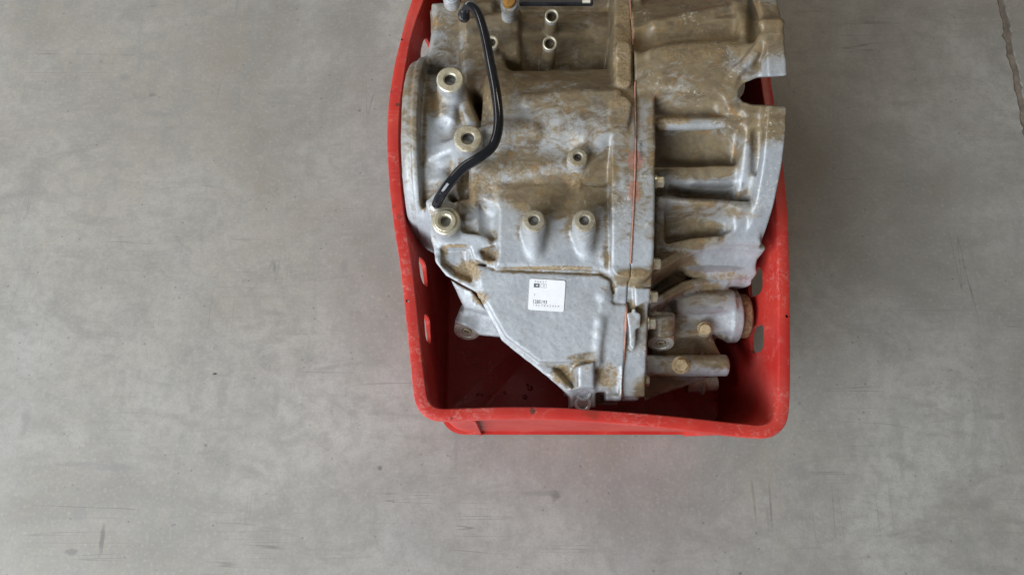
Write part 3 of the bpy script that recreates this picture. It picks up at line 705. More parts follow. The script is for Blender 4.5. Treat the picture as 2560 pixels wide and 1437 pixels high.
# round end cover with its ridge
c.add(xdrum(.355, .163, .106, -.118, -.098, e=.014), .002)
c.add(xdrum(.355, .163, .109, -.106, -.0985, e=.003), .002)
c.add(xdrum(.352, .163, .093, -.10, -.045, .090, e=.01), .004)
c.add(prism(PP([(1150, 120, .243), (1260, 130, .246), (1262, 232, .252), (1160, 228, .246)]), .16, .1, .006), .005)
# hump (drum along the shaft) and the lower one behind it
c.add(xdrum(.344, .200, .083, -.032, .140, .0865, e=.026), .012)
c.add(ellipsoid(PD(1440, 290, .344, .2, .066), (.052, .034, .0255)), .012)
c.add(capsule(PD(1252, 195, .344, .2, .080), PD(1262, 330, .344, .2, .080), .0075), .008)
c.add(ellipsoid(PD(1300, 335, .344, .2, .076), (.020, .010, .012)), .008)
c.cut(capsule(PD(1290, 375, .344, .2, .094), PD(1420, 372, .344, .2, .094), .013), .010)
c.add(xdrum(.470, .175, .060, -.030, .137, e=.01), .006)
c.add(xdrum(.545, .190, .050, -.060, .137, e=.01), .006)
c.add(prism(PP([(1078, 0, .235), (1235, 0, .235), (1240, 175, .235), (1062, 165, .225), (1082, 60, .23)]), .12, .1, .008), .006)
c.add(prism(PP([(1157, 40, .245), (1300, 20, .24), (1300, 150, .24), (1162, 145, .245)]), .16, .2, .006), .003)
# capsule shaped ridges across the hump
c.add(capsule(P(1175, 424, .2575), P(1440, 424, .2595), .0125), .007)
c.add(capsule(PD(1320, 252, .344, .2, .0850), PD(1540, 240, .344, .2, .0865), .0065), .008)
c.add(capsule(PD(1215, 330, .344, .2, .079), PD(1330, 328, .344, .2, .080), .008), .008)
c.add(capsule(PD(1230, 200, .344, .2, .079), PD(1255, 330, .344, .2, .079), .007), .008)
c.add(capsule(PD(1470, 400, .344, .2, .079), PD(1520, 330, .344, .2, .08), .012), .012)
c.cut(capsule(PD(1185, 255, .344, .2, .080), PD(1200, 290, .344, .2, .080), .011, .010), .006)
c.add(prism(PP([(1190, 400, .257), (1550, 400, .257), (1550, 505, .2565), (1190, 505, .2565)]), .14, .0, .008), .016)
# shelf with the two bosses
c.add(prism(PP([(1243, 470, .2612), (1540, 470, .2612), (1535, 690, .2385), (1500, 674, .241), (1243, 664, .241)]), .14, .03, .004), .008)
c.add(prism(PP([(1185, 440, .258), (1247, 440, .258), (1247, 662, .2345), (1192, 650, .236)]), .14, .05, .008), .010)
# label plate, a little lower, with the bevelled skirt around it
c.add(prism(PP([(1192, 662, .2325), (1240, 674, .2345), (1503, 686, .2345), (1528, 702, .233), (1532, 780, .224), (1505, 800, .221), (1498, 905, .2055), (1348, 905, .2055), (1262, 840, .213), (1203, 735, .225)]), .12, -.1, .003), .002)
c.add(prism(PP([(1190, 668, .2285), (1560, 690, .2285), (1585, 760, .2205), (1585, 985, .1845), (1478, 985, .1845), (1430, 995, .1845), (1335, 918, .1985), (1250, 850, .2085), (1192, 738, .2225)]), .10, -.45, .004), .003)
# lower right plate
c.add(prism(PP([(1502, 760, .226), (1585, 760, .226), (1580, 1000, .1865), (1540, 1000, .1865), (1488, 915, .2025)]), .12, 0, .003), .003)
c.add(prism(PP([(1515, 735, .2275), (1605, 735, .2275), (1600, 1000, .1845), (1515, 1000, .1845)]), .12, 0, .0012), .0012)
c.add(prism(PP([(1470, 645, .237), (1610, 645, .237), (1610, 765, .2205), (1470, 765, .2205)]), .12, 0, .002), .001)
c.add(prism(PP([(1230, 640, .238), (1500, 655, .238), (1500, 700, .2295), (1200, 690, .2275)]), .12, 0, .002), .001)
c.add(prism(PP([(1484, 985, .160), (1605, 985, .160), (1590, 1012, .156), (1484, 1012, .156)]), .10, -.1, .001), .001)
# tip with the bolt lug
c.add(prism(PP([(1430, 914, .212), (1487, 903, .212), (1489, 968, .203), (1427, 970, .203)]), .12, .02, .004), .003)
c.add(prism(PP([(1424, 962, .188), (1491, 958, .188), (1490, 1019, .179), (1427, 1019, .179)]), .10, -.05, .003), .003)
c.add(prism(PP([(1370, 935, .196), (1392, 925, .198), (1440, 985, .186), (1432, 1000, .184)]), .12, -.1, .004), .003)
c.cut(pocket(PP([(1386, 920, .190), (1428, 920, .190), (1430, 965, .184)]), .003), .003)
c.cut(pocket(PP([(1492, 918, .1975), (1548, 918, .1975), (1545, 985, .1845), (1492, 985, .1845)]), .003), .003)
# corner plate bottom left with lip and pockets
c.add(prism(PP([(1066, 505, .244), (1090, 490, .247), (1195, 520, .244), (1195, 655, .2315), (1205, 740, .222), (1150, 712, .222), (1112, 690, .224), (1088, 655, .229), (1074, 600, .236)]), .16, -.35, .004), .003)
c.cut(pocket(PP([(1104, 622, .2265), (1117, 612, .2275), (1120, 624, .2265), (1172, 626, .226), (1178, 640, .2245), (1178, 704, .216), (1140, 690, .218), (1108, 664, .222)]), .003), .003)
c.add(prism(PP([(1112, 600, .240), (1117, 616, .2375), (1176, 618, .2375), (1186, 648, .2345), (1232, 662, .2345), (1245, 640, .240), (1245, 590, .245), (1112, 575, .243)]), .2, 0, .002), .002)
c.cut(pocket(PP([(1078, 590, .2345), (1092, 590, .2345), (1100, 640, .2285), (1086, 640, .2285)]), .003), .003)
c.cut(pocket(PP([(1205, 520, .2435), (1236, 540, .242), (1232, 600, .2345), (1204, 580, .2365)]), .006), .006)
c.cut(pocket(PP([(1206, 634, .2285), (1238, 628, .2295), (1236, 652, .2265), (1214, 650, .2265)]), .003), .003)
# webs from the mounting bosses
c.add(rib([P(1123, 205, .272), P(1117, 290, .262), P(1098, 345, .244)], .018, .15, .006, .22), .008)
c.add(rib([P(1150, 225, .262), P(1180, 300, .262), P(1180, 330, .262)], .012, .15, .005, .2), .006)
c.add(rib([P(1060, 225, .235), P(1105, 225, .258)], .010, .15, .005, .2), .006)
c.add(rib([P(1160, 348, .272), P(1100, 372, .255), P(1048, 395, .232)], .014, .15, .006, .25), .008)
c.add(rib([P(1170, 355, .272), P(1170, 430, .262), P(1168, 520, .252)], .018, .15, .005, .18), .006)
c.add(rib([P(1150, 430, .262), P(1110, 470, .252), P(1085, 505, .245)], .012, .15, .006, .25), .008)
c.add(rib([P(1060, 440, .222), P(1100, 440, .24)], .012, .15, .006, .25), .008)
c.cut(pocket(PP([(1155, 405, .245), (1172, 410, .245), (1170, 505, .238), (1152, 505, .238)]), .005, .15), .006)
for (px, py, z, R) in ((1125, 198, .288, .0140), (1170, 345, .289, .0140), (1115, 552, .262, .0140)):
    p = P(px, py, z - .006); c.add(cyl((p.x, p.y, z - .006), (p.x, p.y - .012, .17), R - .0004, R + .006), .006)
for (px, py, z) in ((1335, 550, .281), (1462, 550, .281)):
    p = P(px, py, z - .005); q = P(px + 3, py + 84, .2375); c.add(capsule(p - Vector((0, 0, .007)), q, .0109, .0085), .006); c.add(cyl(p, p - Vector((0, .004, .03)), .0111, .0115), .004)
p = P(1445, 392, .283); c.add(cyl(p, P(1444, 425, .25), .0098, .0095), .004); c.add(rib([P(1443, 410, .270), P(1442, 470, .2605)], .0065, .22, .002, .05), .003)
for (px, py, z) in ((1380, 40, .262), (1375, 108, .270), (1228, 106, .266)):
    p = P(px, py, z - .003); c.add(cyl(p, (p.x, p.y - .004, .19), .0074, .0086), .005)
# small dimples / nubs on the plate
for (px, py, z, r) in ((1510, 648, .2395, .0075), (1510, 735, .2265, .0085), (1500, 790, .216, .008)):
    c.add(ellipsoid(P(px, py, z), (r, r, .005)), .002)
c.add(capsule(P(1500, 800, .2165), P(1490, 905, .201), .006), .004)
# lug bottom left, low down, ending in the plug
c.add(prism(PP([(1118, 690, .19), (1180, 720, .19), (1235, 790, .17), (1160, 775, .17), (1140, 735, .18)]), .12, -.3, .005), .006)
c.add(cyl(P(1185, 772, .150), P(1166, 818, .1485), .0150, .0148, .002), .006)
c.add(prism(PP([(1150, 778, .163), (1260, 785, .17), (1275, 845, .163), (1195, 838, .157)]), .12, -.25, .004), .005)
c.add(prism(PP([(1150, 600, .2285), (1262, 640, .231), (1262, 770, .2165), (1195, 745, .2165)]), .16, -.2, .002), .002)
c.add(prism(PP([(1168, 605, .2345), (1220, 605, .2345), (1220, 662, .2285), (1168, 662, .2285)]), .16, 0, .002), .002)
# mating flange
fl_pts = [P(1567, -60, .262), P(1567, 0, .264), P(1567, 60, .270), P(1566, 125, .281), P(1568, 205, .284), P(1566, 260, .288), P(1563, 330, .2895), P(1563, 420, .2835), P(1563, 500, .274), P(1563, 580, .263), P(1563, 664, .2505)]
c.add(rib(fl_pts, .0270, .12, .0025, .02), .003)
c.add(rib([P(1560, 118, .288), P(1560, 200, .290)], .0165, .2, .002, .02), .002)
c.add(rib([P(1553, 262, .2925), P(1548, 300, .2925)], .022, .2, .003, .05), .003)
c.add(prism(PP([(1533, 672, .2455), (1600, 672, .2455), (1600, 716, .2325), (1536, 716, .2325)]), .14, .02, .002), .001)
c.add(prism(PP([(1536, 712, .2315), (1600, 712, .2315), (1600, 756, .2245), (1538, 754, .2245)]), .14, .02, .002), .001)
c.roughen(.022, .0004, 11); c.roughen(.008, .00016, 21); c.roughen(.0034, .00016, 31)
c.cut((lambda x, y, z: -(seam_n.x * x + seam_n.y * y - seam_d) + 0 * z, np.array([.1, .0, .0]), np.array([.15, .6, .35])), .0006)
case = gp(finish('gear_case', c, None, M_CAST))
del c

# ---- bell housing
YB, ZB, RB, RF = .400, .130, .158, .190
b = Field((.108, .022, .010), (.278, .575, .345), HG)
b.add(xdrum(YB, ZB, RB - .002, .112, .262, RB + .006, e=.006), .002)
b.add(prism([Vector((.112, .12, .15)), Vector((.25, .14, .15)), Vector((.25, .5, .2)), Vector((.112, .5, .2))], .012, -.2, .006), .006)
def S(px, py, off=0.0): return PD(px, py, YB, ZB, RB + off)
# upper pocket and its border ridges
b.cut(capsule(S(1625, 98, .005), S(1882, 66, .014), .021, .022), .007)
b.add(rib([S(1640, 56, .004), S(1760, 32, .006), S(1905, -2, .012)], .008, .2, .004, .35), .008)
b.add(rib([S(1640, 136, .004), S(1760, 124, .005), S(1905, 106, .012)], .009, .2, .005, .35), .010)
b.add(capsule(S(1762, 142, .0), S(1870, 128, .008), .007), .006)
# domed middle panel
b.add(ellipsoid(S(1735, 200, -.012), (.058, .036, .022)), .020)
b.cut(capsule(S(1640, 272, .006), S(1800, 276, .008), .016, .013), .010)
b.add(rib([S(1800, 205, .004), S(1832, 268, .010), S(1880, 302, .013)], .009, .2, .004, .25), .006)
# large pocket and the bright tube below it
b.cut(pocket([S(1630, 332, -.018), S(1876, 326, -.013), S(1884, 416, -.013), S(1630, 424, -.021)], .007), .007)
b.add(capsule(S(1650, 312, -.002), S(1885, 307, .005), .0065), .006)
b.add(capsule(S(1893, 318, .003), S(1893, 430, .003), .007), .005)
b.add(capsule(S(1730, 462, -.006), S(1890, 458, -.002), .0135, .0145), .003)
b.add(capsule(S(1655, 455, -.008), S(1730, 462, -.008), .010, .012), .006)
b.cut(pocket([S(1668, 484, -.007), S(1700, 494, -.007), S(1880, 498, -.002), S(1880, 488, -.002), S(1720, 484, -.004)], .004), .006)
b.add(capsule(S(1645, 506, .000), S(1890, 520, .003), .0075), .004)
b.add(prism(PP([(1635, 500, .244), (1895, 505, .246), (1905, 612, .216), (1760, 612, .216), (1635, 668, .205)]), .1, 0, .005), .006)
b.add(capsule(P(1645, 508, .243), P(1892, 522, .241), .0065), .004)
b.cut(pocket(PP([(1662, 540, .221), (1795, 548, .220), (1811, 558, .217), (1813, 580, .211), (1798, 590, .2085), (1720, 596, .206), (1662, 610, .202)]), .004), .004)
# flange ring
b.add(xdrum(YB, ZB, RF, .2525, .272, e=.002), .004)
b.add(xdrum(YB, ZB, RF - .020, .238, .26, e=.005), .005)
b.add(capsule(P(1908, 60, .3185), P(1946, 60, .3185), .005), .006); b.add(capsule(P(1905, 97, .3135), P(1944, 97, .3135), .005), .006)
b.cut(capsule(S(1890, -10, .016), S(1891, 94, .016), .0065), .006)
b.cut(capsule(S(1894, 335, .0125), S(1893, 425, .0125), .005), .005)
b.cut(ellipsoid(S(1646, 100, .004), (.006, .006, .008)), .003)
# notch through the flange with a thick lip around it
rimpts = [P(1955, 176, .303), P(1905, 186, .300), P(1868, 196, .296), P(1846, 214, .292), P(1838, 236, .288), P(1846, 256, .287), P(1868, 270, .289), P(1955, 280, .294)]
b.add(rib(rimpts, .012, .2, .0045, .15), .004)
b.add(rib([P(1908, 100, .318), P(1880, 140, .311), P(1843, 176, .302), P(1826, 210, .296)], .008, .2, .003, .25), .004)
npx = PP([(1990, 190, .298), (1895, 194, .298), (1866, 206, .298), (1852, 224, .298), (1853, 240, .298), (1864, 254, .298), (1885, 262, .298), (1990, 266, .298)]); P2n = [(p.x, p.y) for p in npx]
def notch(x, y, z): return poly2d_shear(P2n, x, y - np.clip(.298 - z, -.05, .3) * .57)
def poly2d_shear(P2, x, y): return poly2d(P2, x + 0 * y, y + 0 * x)
b.cut((notch, np.array([.20, .30, .06]), np.array([.30, .56, .345])), .003)
# long curved rib and the faces under it
rp = [P(1630, 678, .228), P(1668, 652, .222), P(1705, 630, .215), P(1760, 612, .210), P(1830, 611, .207), P(1905, 618, .207)]
b.add(rib(rp, .008, .12, .003, .12), .004)
b.add(prism(PP([(1690, 645, .196), (1760, 625, .196), (1902, 620, .200), (1890, 680, .182), (1720, 680, .180)]), .10, -.1, .004), .004)
b.add(capsule(P(1730, 676, .172), P(1874, 676, .172), .0085), .004)
b.add(prism(PP([(1810, 680, .178), (1886, 680, .178), (1882, 713, .168), (1815, 712, .168)]), .10, -.1, .005), .004)
b.add(rib([P(1625, 762, .195), P(1668, 736, .188), P(1710, 712, .181), P(1760, 700, .176), P(1815, 700, .172)], .008, .10, .003, .15), .004)
b.add(prism(PP([(1640, 680, .165), (1720, 690, .165), (1720, 730, .155), (1640, 760, .155)]), .08, -.1, .004), .003)
# output bore
yo, zo = PY(790, .130), .130
xa, xb_, xc_ = P(1786, 792, .150).x, P(1832, 792, .155).x, P(1858, 792, .155).x
b.add(xdrum(yo, zo, .020, xa - .006, xb_, .0305, e=.002), .005)
b.add(xdrum(yo, zo, .0318, xb_ - .001, xc_, e=.003), .001)
b.add(cyl(P(1684, 760, .150), P(1833, 759, .150), .0158, .0162, .003), .003)
b.add(ellipsoid(P(1688, 758, .150), (.008, .0155, .0155)), .003)
b.add(prism(PP([(1640, 790, .135), (1790, 795, .135), (1790, 850, .128), (1640, 850, .13)]), .05, -.1, .004), .005)
b.add(cyl(P(1684, 820, .142), P(1756, 822, .142), .0085, .0085, .002), .004)
b.add(cyl(P(1762, 838, .125), P(1762, 825, .152), .0085, .0080, .002), .003)
b.add(prism(PP([(1625, 835, .143), (1788, 845, .141), (1806, 890, .134), (1625, 895, .138)]), .05, -.2, .005), .006)
# block ending in the filler plug
b.add(cyl(P(1653, 785, .178), P(1652, 838, .168), .0145, .0148, .003), .005)
b.add(prism(PP([(1622, 775, .185), (1680, 782, .182), (1680, 815, .176), (1622, 815, .176)]), .1, 0, .004), .005)
# arm
b.add(cyl(P(1610, 914, .150), P(1818, 913, .150), .0122, .0122, .003), .003)
b.add(prism(PP([(1605, 890, .165), (1635, 890, .163), (1650, 930, .157), (1608, 950, .157)]), .08, 0, .004), .006)
b.add(prism(PP([(1605, 938, .134), (1772, 934, .130), (1760, 950, .126), (1608, 1004, .126)]), .05, -.3, .003), .003)
b.add(cyl(P(1715, 960, .10), P(1793, 957, .10), .0098, .0090, .002), .003)
b.add(cyl(P(1750, 963, .10), P(1758, 963, .10), .0115, .0115, .002), .002)
# its half of the mating flange
fr = [P(1609, -60, .262), P(1609, 0, .264), P(1610, 60, .270)]
b.add(rib([P(1586, -60, .260), P(1586, 60, .266), P(1588, 160, .274), P(1590, 250, .281)], .018, .12, .004, .05), .004)
b.add(rib([P(1601, 215, .283), P(1601, 300, .2855), P(1602, 360, .287), P(1600, 420, .2825), P(1600, 500, .273), P(1599, 580, .262), P(1597, 664, .250)], .0310, .12, .0035, .02), .004)
b.add(prism(PP([(1560, 672, .245), (1631, 672, .245), (1631, 716, .232), (1560, 716, .232)]), .14, .02, .002), .001)
b.add(prism(PP([(1555, 712, .229), (1629, 712, .229), (1622, 780, .219), (1618, 960, .186), (1596, 1000, .178), (1540, 1000, .178), (1540, 900, .198)]), .12, -.02, .004), .002)
b.add(prism(PP([(1585, 716, .2335), (1629, 718, .2335), (1627, 752, .2265), (1587, 770, .224)]), .15, 0, .003), .002)
b.add(prism(PP([(1535, 735, .2255), (1620, 735, .2255), (1612, 990, .1835), (1535, 990, .1835)]), .12, 0, .0012), .0012)
# raised cast tab
b.add(prism(PP([(1567, 783, .2252), (1579, 779, .2255), (1582, 771, .2265), (1588, 771, .2265), (1591, 779, .2255), (1602, 784, .225), (1602, 817, .2195), (1591, 821, .219), (1589, 862, .2125), (1583, 872, .211), (1575, 864, .2125), (1573, 821, .219)]), .19, 0, .001), .0008)
b.roughen(.022, .0004, 12); b.roughen(.008, .00016, 22); b.roughen(.0034, .00016, 32)
b.cut((lambda x, y, z: (seam_n.x * x + seam_n.y * y - seam_d) + 0 * z, np.array([.1, .0, .0]), np.array([.15, .6, .35])), .0006)
bell = gp(finish('bell_housing', b, None, M_CAST))
del b

# ---- machined bosses (ring faces with bores)
def boss(px, py, z, ro, ri, depth, mat, name='mounting_boss', tilt=(0, -.05, 1), height=.012, cham=.001):
    p = P(px, py, z); ax = Vector(tilt).normalized(); base_ = p - ax * height
    prof = [(ro * .985, 0), (ro, height - cham * 1.5), (ro - cham, height - cham * .3), (ro - cham * 1.8, height), (ri + .0014, height), (ri, height - .0016), (ri, height - depth)]
    V, F = lathe(prof, base_, ax, 48); F = F[:-2] + [F[-1]]
    o = link_mesh(name, V, F, [mat, M_BORE, M_COLUMN], None, True, 30)
    n = 48
    for i, poly in enumerate(o.data.polygons):
        seg = i // n
        poly.material_index = 2 if seg <= 0 else (1 if seg >= 5 else 0)
    return gp(o)
boss(1125, 198, .290, .0142, .0058, .035, M_MACH)
boss(1170, 345, .291, .0145, .0060, .035, M_MACHD)
boss(1115, 552, .264, .0146, .0058, .035, M_MACH)
boss(1445, 392, .289, .0102, .0038, .02, M_DULL, 'tapped_boss', (0, -.02, 1))
boss(1335, 550, .285, .0114, .0046, .02, M_DULL, 'tapped_boss', (0, -.05, 1))
boss(1462, 550, .285, .0114, .0044, .02, M_DULL, 'tapped_boss', (0, -.05, 1))
boss(1380, 40, .268, .0077, .0052, .018, M_MACH, 'tapped_boss', (0, -.25, 1), .008, .0006)
boss(1375, 108, .275, .0077, .0052, .018, M_MACH, 'tapped_boss', (0, -.25, 1), .008, .0006)
boss(1230, 105, .270, .0072, .0040, .018, M_MACHD, 'tapped_boss', (0, -.25, 1), .008, .0006)
# bush in the lower mounting boss
p = P(1113, 553, .2646); V, F = lathe([(.0112, 0), (.0112, .0012), (.0104, .0018), (.0074, .0018), (.0058, .0004), (.0058, -.02)], p, (0, -.05, 1), 40)
gp(link_mesh('bush', V, F[:-2], M_MACH, None, True, 30))

# ---- hexagon bolts along the seam
def hexbolt(px, py, z, axis, r, h, mat=M_STEEL, name='bolt', flange=1.25, n=6):
    u, v, a = frame(axis); p = P(px, py, z)
    V, F = lathe([(r * flange, 0), (r * flange, h * .22), (r * flange * .94, h * .28)], p - a * h * .5, a, 28)
    k = len(V); V2, F2 = lathe([(r, h * .2), (r, h * .9), (r * .86, h), (r * .6, h)], p - a * h * .5, a, n)
    V += V2; F += [tuple(i + k for i in f) for f in F2]
    return gp(link_mesh(name, V, F, mat, None, False))
for (px, py, z) in ((1647, 455, .262), (1639, 659, .235), (1632, 741, .215), (1627, 808, .203), (1611, 952, .172)):
    hexbolt(px, py, z, (1, 0, .05), .0062, .010)
hexbolt(1762, 822, .1565, (0, -.45, 1), .0064, .008, M_TANBOLT, 'bolt', 1.25, 24)
hexbolt(1703, 912, .1645, (0, -.10, 1), .0074, .007, M_TANBOLT, 'bolt', 1.35)
# ---- plugs with a recessed drive
def plug(px, py, z, axis, r, h=.006):
    u, v, a = frame(axis); p = P(px, py, z)
    V, F = lathe([(r * 1.02, -h), (r * 1.02, -.0015), (r * .97, 0), (r * .72, 0), (r * .66, -.0008), (r * .40, -.0008), (r * .34, -.004), (0.0, -.004)], p, a, 40)
    o = link_mesh('plug', V, F, M_PLUG, None, True, 30); gp(o)
    V, F = lathe([(r * .36, -.0036), (r * .36, -.0002), (r * .30, .0002), (r * .22, .0002), (r * .2, -.003), (0, -.003)], p, a, 6)
    q = link_mesh('drive_socket', V, F, M_MACHD, None, False); bpy.context.view_layer.update(); q.parent = o; q.matrix_parent_inverse = o.matrix_world.inverted()
plug(1167, 829, .150, (-.1, -.86, .50), .0148, .012)
plug(1652, 859, .165, (-.08, -.90, .43), .0146, .014)
# ---- rusty output seal
V, F = lathe([(.0250, 0), (.0262, .006), (.0262, .0135), (.0245, .0155), (.0215, .0155), (.0205, .010), (.0150, .008), (.0140, .0)], (xc_ - .003, yo, zo), (1, 0, 0), 56)
gp(link_mesh('shaft_seal', V, F[:-2], M_RUST, None, True, 35))
# ---- bolt holes on the tip lug
for (px, py, z) in ((1459, 981, .1845), (1457, 1009, .1800)):
    p = P(px, py, z); V, F = lathe([(.0088, -.006), (.0090, .0006), (.0082, .0014), (.0062, .0014), (.0052, .0002), (.0050, -.01)], p, (0, -.24, 1), 36)
    o = link_mesh('bolt_hole_ring', V, F[:-2], M_CABLE, None, True, 30); gp(o)

# ---- red sealant squeezed out of the seam
def top_of(px, py, z0, z1):
    """height of the casting under a pixel: follow the camera ray down on to both housings"""
    best = None; o_ = Vector((0, 0, CAM_H)); d_ = (P(px, py, 0) - o_).normalized()
    for ob in (case, bell):
        hit, loc, nn, fi = ob.ray_cast(ob.matrix_world.inverted() @ o_, d_)
        if hit and (best is None or loc.z > best.z): best = loc
    return best if best is not None else P(px, py, z1)
bpy.context.view_layer.update()
def seam_px(py, z): 
    y = PY(py, z); x = (seam_d - seam_n.y * y) / seam_n.x; zz = (CAM_H - z) * CP + y * SP
    return 1280 + FPX * x / zz
def bead(py0, py1, r, seed, blobs=()):
    rnd = random.Random(seed); Z = []; pys = np.arange(py0, py1 + 1, 6.0)
    for py in pys:
        z = .27
        for _ in range(3):
            x0_ = seam_px(py, z); z = float(np.median([top_of(x0_ + dx_, py, 0, z).z for dx_ in (-14, -9, 9, 14)]))
        Z.append(z)
    Z = np.convolve(np.pad(Z, 3, 'edge'), np.ones(7) / 7, 'valid'); pts = []
    for py, z in zip(pys, Z): pts.append(P(seam_px(py, z), py, z) + Vector((rnd.uniform(-.00015, .00015), 0, r * .15)))
    N = len(pts); ph = rnd.random() * 6
    rr = [r * (1 + .18 * math.sin(i * .37 + ph) + .14 * math.sin(i * .93 + 2 * ph)) for i in range(N)]
    for i in range(N):
        for (bp, bl, ba) in blobs: rr[i] += ba * max(0, 1 - ((pys[i] - bp) / bl) ** 2)
    V = []; F = []; n = 10
    for i, p in enumerate(pts):
        for k in range(n):
            a = 2 * math.pi * k / n; V.append(p + Vector((math.cos(a) * rr[i], 0, math.sin(a) * min(rr[i], r * 1.1))))
    for i in range(N - 1):
        for k in range(n): F.append((i * n + k, (i + 1) * n + k, (i + 1) * n + (k + 1) % n, i * n + (k + 1) % n))
    F.append(tuple(range(n))); F.append(tuple(reversed(range((N - 1) * n, N * n))))
    gp(link_mesh('sealant_bead', V, F, M_SEAL, None, True))
bead(-10, 118, .0009, 1); bead(204, 660, .00095, 2); bead(758, 996, .0012, 3, ((800, 30, .0004), (990, 12, .0010)))

# ---- breather hose
hp = [P(1163, 44, .262), P(1165, 24, .272), P(1178, 17, .281), P(1196, 38, .287), P(1212, 90, .292), P(1226, 160, .298), P(1241, 240, .303), P(1246, 310, .304), P(1233, 362, .303), P(1198, 394, .303), P(1158, 420, .298), P(1122, 460, .290), P(1100, 492, .277), P(1091, 512, .268)]
V, F = tube(catmull(hp, 10), .0051, 20); hose = gp(link_mesh('breather_hose', V, F, M_HOSE, None, True, 60)); hose['label'] = 'glossy black rubber hose'
V, F = lathe([(.0040, -.012), (.0040, .004), (.0062, .0045), (.0062, .008), (.0045, .010)], P(1087, 520, .258), (P(1091, 512, .268) - P(1085, 524, .252)), 24)
gp(link_mesh('hose_nipple', V, F, M_PLUG, None, True, 30))

# ---- gear: top edge of the picture, bracket, linkage and black strip
V, F = tube([P(1120, -14, .275), P(1300, -12, .277), P(1500, -16, .277)], .0052, 14); gp(link_mesh('linkage_rod', V, F, M_CABLE, None, True, 50))
a, q = P(1298, -18, .262), P(1484, 17, .262); V, F = boxmesh((a.x, q.y + .004, .256), (q.x, a.y, .262)); k = link_mesh('black_strip', V, F, M_BLACK, None, False); gp(k)  # plain black strip, a thin flat box along the top edge
md = k.modifiers.new('bevel', 'BEVEL'); md.width = .0015; md.segments = 2
a, q = P(1456, 0, .264), P(1476, 6, .264); V, F = boxmesh((a.x, q.y, .2618), (q.x, a.y, .2632)); k2 = link_mesh('contact', V, F, M_CABLE, None, False); gp(k2)
V, F = lathe([(.0092, -.012), (.0092, .0), (.0078, .003), (.0070, .003), (.0066, .006), (.0, .0075)], P(1128, -4, .262), (0, -.15, 1), 36); gp(link_mesh('cap_nut', V, F, M_CABLE, None, True, 35))
V, F = lathe([(.0092, -.055), (.0085, -.03), (.0078, -.012), (.0092, -.010), (.0092, -.003), (.0068, -.002), (.0068, .004), (.004, .005), (0, .005)], P(1272, 6, .272), (0, -.12, 1), 28)
o = link_mesh('breather_fitting', V, F, [M_COLUMN, M_AMBER], None, True, 35); gp(o)
for i, poly in enumerate(o.data.polygons): poly.material_index = 1 if i // 28 >= 5 else 0
V, F = lathe([(.0065, -.004), (.0065, .004), (.005, .0055), (0, .006)], P(1160, 40, .258), (0, -.3, 1), 20); gp(link_mesh('hose_cap', V, F, M_BLACK, None, True, 40))

# ---- sticker with its print (the square code is left blank)
corners = [top_of(px, py, 0, .23) for px, py in ((1321, 697), (1412, 702), (1411, 779), (1323, 773))]
cc = sum(corners, Vector()) / 4; ex = ((corners[1] - corners[0]) + (corners[2] - corners[3])).normalized(); ey = ((corners[0] - corners[3]) + (corners[1] - corners[2])).normalized()
en = ex.cross(ey).normalized(); ey = en.cross(ex).normalized(); W = ((corners[1] - corners[0]).length + (corners[2] - corners[3]).length) / 2; H = ((corners[0] - corners[3]).length + (corners[1] - corners[2]).length) / 2
cc += en * .0008
def st(u, v, dz=0.0): return cc + ex * ((u - .5) * W) + ey * ((.5 - v) * H) + en * dz
ring = []
rr_ = .055
for (cx_, cy_, a0) in ((1 - rr_, rr_, 0), (rr_, rr_, 90), (rr_, 1 - rr_, 180), (1 - rr_, 1 - rr_, 270)):
    for k in range(6):
        a = math.radians(a0 + 90 * k / 5); ring.append((cx_ + rr_ * math.cos(a), cy_ - rr_ * math.sin(a) * W / H))
V = [st(u, v, 0) for u, v in ring] + [st(u, v, -.0006) for u, v in ring]; n = len(ring)
F = [tuple(range(n))] + [(i, n + i, n + (i + 1) % n, (i + 1) % n) for i in range(n)]
stick = link_mesh('sticker', V, F, M_PAPER, None, False); gp(stick); stick['label'] = 'white paper label sticker with printed numbers'
bpy.context.view_layer.update()
RM = Matrix((ex, ey, en)).transposed()
def text(s, u, v, hgt, wid, mat, bold=0.0, dz=.00015):
    cu = bpy.data.curves.new('t', 'FONT'); cu.body = s; cu.size = 1; cu.resolution_u = 2; cu.offset = bold; cu.align_x = 'LEFT'
    to = bpy.data.objects.new('t', cu); C.objects.link(to); dg = bpy.context.evaluated_depsgraph_get(); dg.update()
    me = bpy.data.meshes.new_from_object(to.evaluated_get(dg)); bpy.data.objects.remove(to)
    xs = [q.co.x for q in me.vertices]; ys = [q.co.y for q in me.vertices]; x0, x1, y0_, y1_ = min(xs), max(xs), min(ys), max(ys)
    for q in me.vertices:
        uu = u + (q.co.x - x0) / (x1 - x0) * wid; vv = v - (q.co.y - y0_) / (y1_ - y0_) * hgt; q.co = st(uu, vv, dz)
    o = link_me('printed_text', me, mat, None, False); o.parent = stick; o.matrix_parent_inverse = stick.matrix_world.inverted(); return o
def patch(u0, v0, u1, v1, mat, dz=.0001):
    o = link_mesh('printed_mark', [st(u0, v1, dz), st(u1, v1, dz), st(u1, v0, dz), st(u0, v0, dz)], [(0, 1, 2, 3)], mat, None, False)
    o.parent = stick; o.matrix_parent_inverse = stick.matrix_world.inverted(); return o
text('4 6 6 2 7', .135, .105, .065, .34, M_INKL, .012)
patch(.125, .135, .285, .265, M_INK); text('0', .19, .235, .075, .05, M_PAPER, .02, .0002)
for q in ((.315, .135, .475, .148), (.315, .252, .475, .265), (.315, .148, .326, .252), (.464, .148, .475, .252)): patch(*q, M_INKL)
text('0', .38, .235, .07, .045, M_INKL, .01)
text('3', .145, .535, .06, .03, M_INKL, .012)
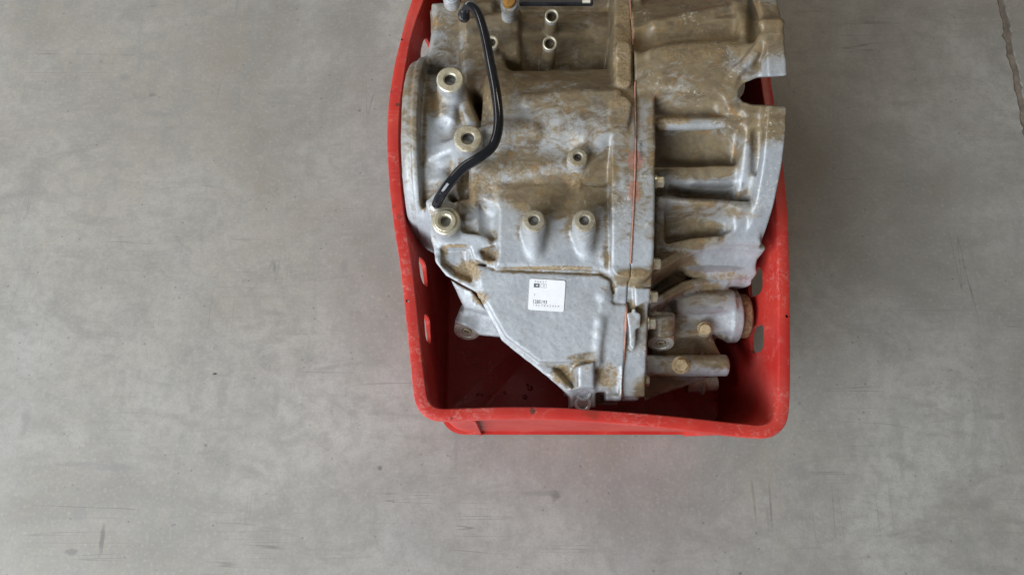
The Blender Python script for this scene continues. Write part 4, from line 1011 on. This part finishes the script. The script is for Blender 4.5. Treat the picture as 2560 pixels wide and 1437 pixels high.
text('1285193', .135, .79, .12, .385, M_INK, .008)
text('1 6 L 7 8 4 2 4 3 9', .145, .875, .065, .72, M_INKL, .012)

# ---- small dot-matrix number along the flange
cu = bpy.data.curves.new('t', 'FONT'); cu.body = '1061-4951'; cu.size = 1; cu.resolution_u = 2
to = bpy.data.objects.new('t', cu); C.objects.link(to); dg = bpy.context.evaluated_depsgraph_get(); dg.update()
me = bpy.data.meshes.new_from_object(to.evaluated_get(dg)); bpy.data.objects.remove(to)
xs = [q.co.x for q in me.vertices]; ys = [q.co.y for q in me.vertices]; x0, x1, y0_, y1_ = min(xs), max(xs), min(ys), max(ys)
for q in me.vertices:
    h = top_of(1598 + (q.co.y - y0_) / (y1_ - y0_) * 8, 352 + (q.co.x - x0) / (x1 - x0) * 48, 0, .285); q.co = h + Vector((0, 0, .0003))
gp(link_me('stamped_number', me, M_INK, None, False))

# ------------------------------------------------------------------ small stuff on the crate base: oil drops and grit
drops = [(1262, 981, .0022), (1325, 970, .0038), (1312, 992, .0032), (1318, 962, .0022), (1786, 982, .002), (1788, 1001, .0022), (1195, 984, .002), (1205, 986, .002)]
DL = ['lone round oil drop left of the drop cluster on the crate base', 'largest oil drop, right of the lone drop on the crate base', 'oil drop just below the largest drop on the crate base', 'small oil drop touching the top of the largest drop',
      'upper of two oil drops under the arm at the right of the crate base', 'lower of two oil drops under the arm at the right of the crate base', 'tiny oil drop furthest left on the crate base', 'tiny oil drop second from the left on the crate base']
for i, (px, py, r) in enumerate(drops):
    p = P(px, py, .0078); V, F = lathe([(r, 0), (r * .92, r * .16), (r * .66, r * .32), (r * .3, r * .40), (0, r * .42)], p, (0, 0, 1), 18)
    o = link_mesh('oil_drop', V, F, M_OIL, None, True); o['label'] = DL[i]; o['category'] = 'oil drop'; o['group'] = 'oil drops on the crate base'
V = []; F = []
rnd = random.Random(4)
def grain(p, r):
    k = len(V); 
    for d in ((1, 0, 0), (-1, 0, 0), (0, 1, 0), (0, -1, 0), (0, 0, 1), (0, 0, -1)): V.append(Vector(p) + Vector(d) * r * rnd.uniform(.6, 1.3))
    for f in ((0, 2, 4), (2, 1, 4), (1, 3, 4), (3, 0, 4), (2, 0, 5), (1, 2, 5), (3, 1, 5), (0, 3, 5)): F.append(tuple(k + i for i in f))
for _ in range(420):
    cx_, cy_, sx, sy = rnd.choice(((1240, 990, 60, 18), (1660, 1005, 60, 22), (1170, 1000, 40, 12), (1760, 990, 60, 40), (1200, 920, 60, 60), (1560, 1018, 50, 5)))
    p = P(rnd.gauss(cx_, sx * .6), rnd.gauss(cy_, sy * .6), .0082)
    if BX0 + .01 < p.x < BX1 - .01 and p.y > BY0 + .008: grain(p, rnd.choice((.0003, .0004, .0005, .0008)))
g = link_mesh('grit', V, F, M_DUST, None, False); g['kind'] = 'stuff'; g['label'] = 'fine dry grit scattered on the crate base'; g['category'] = 'grit'
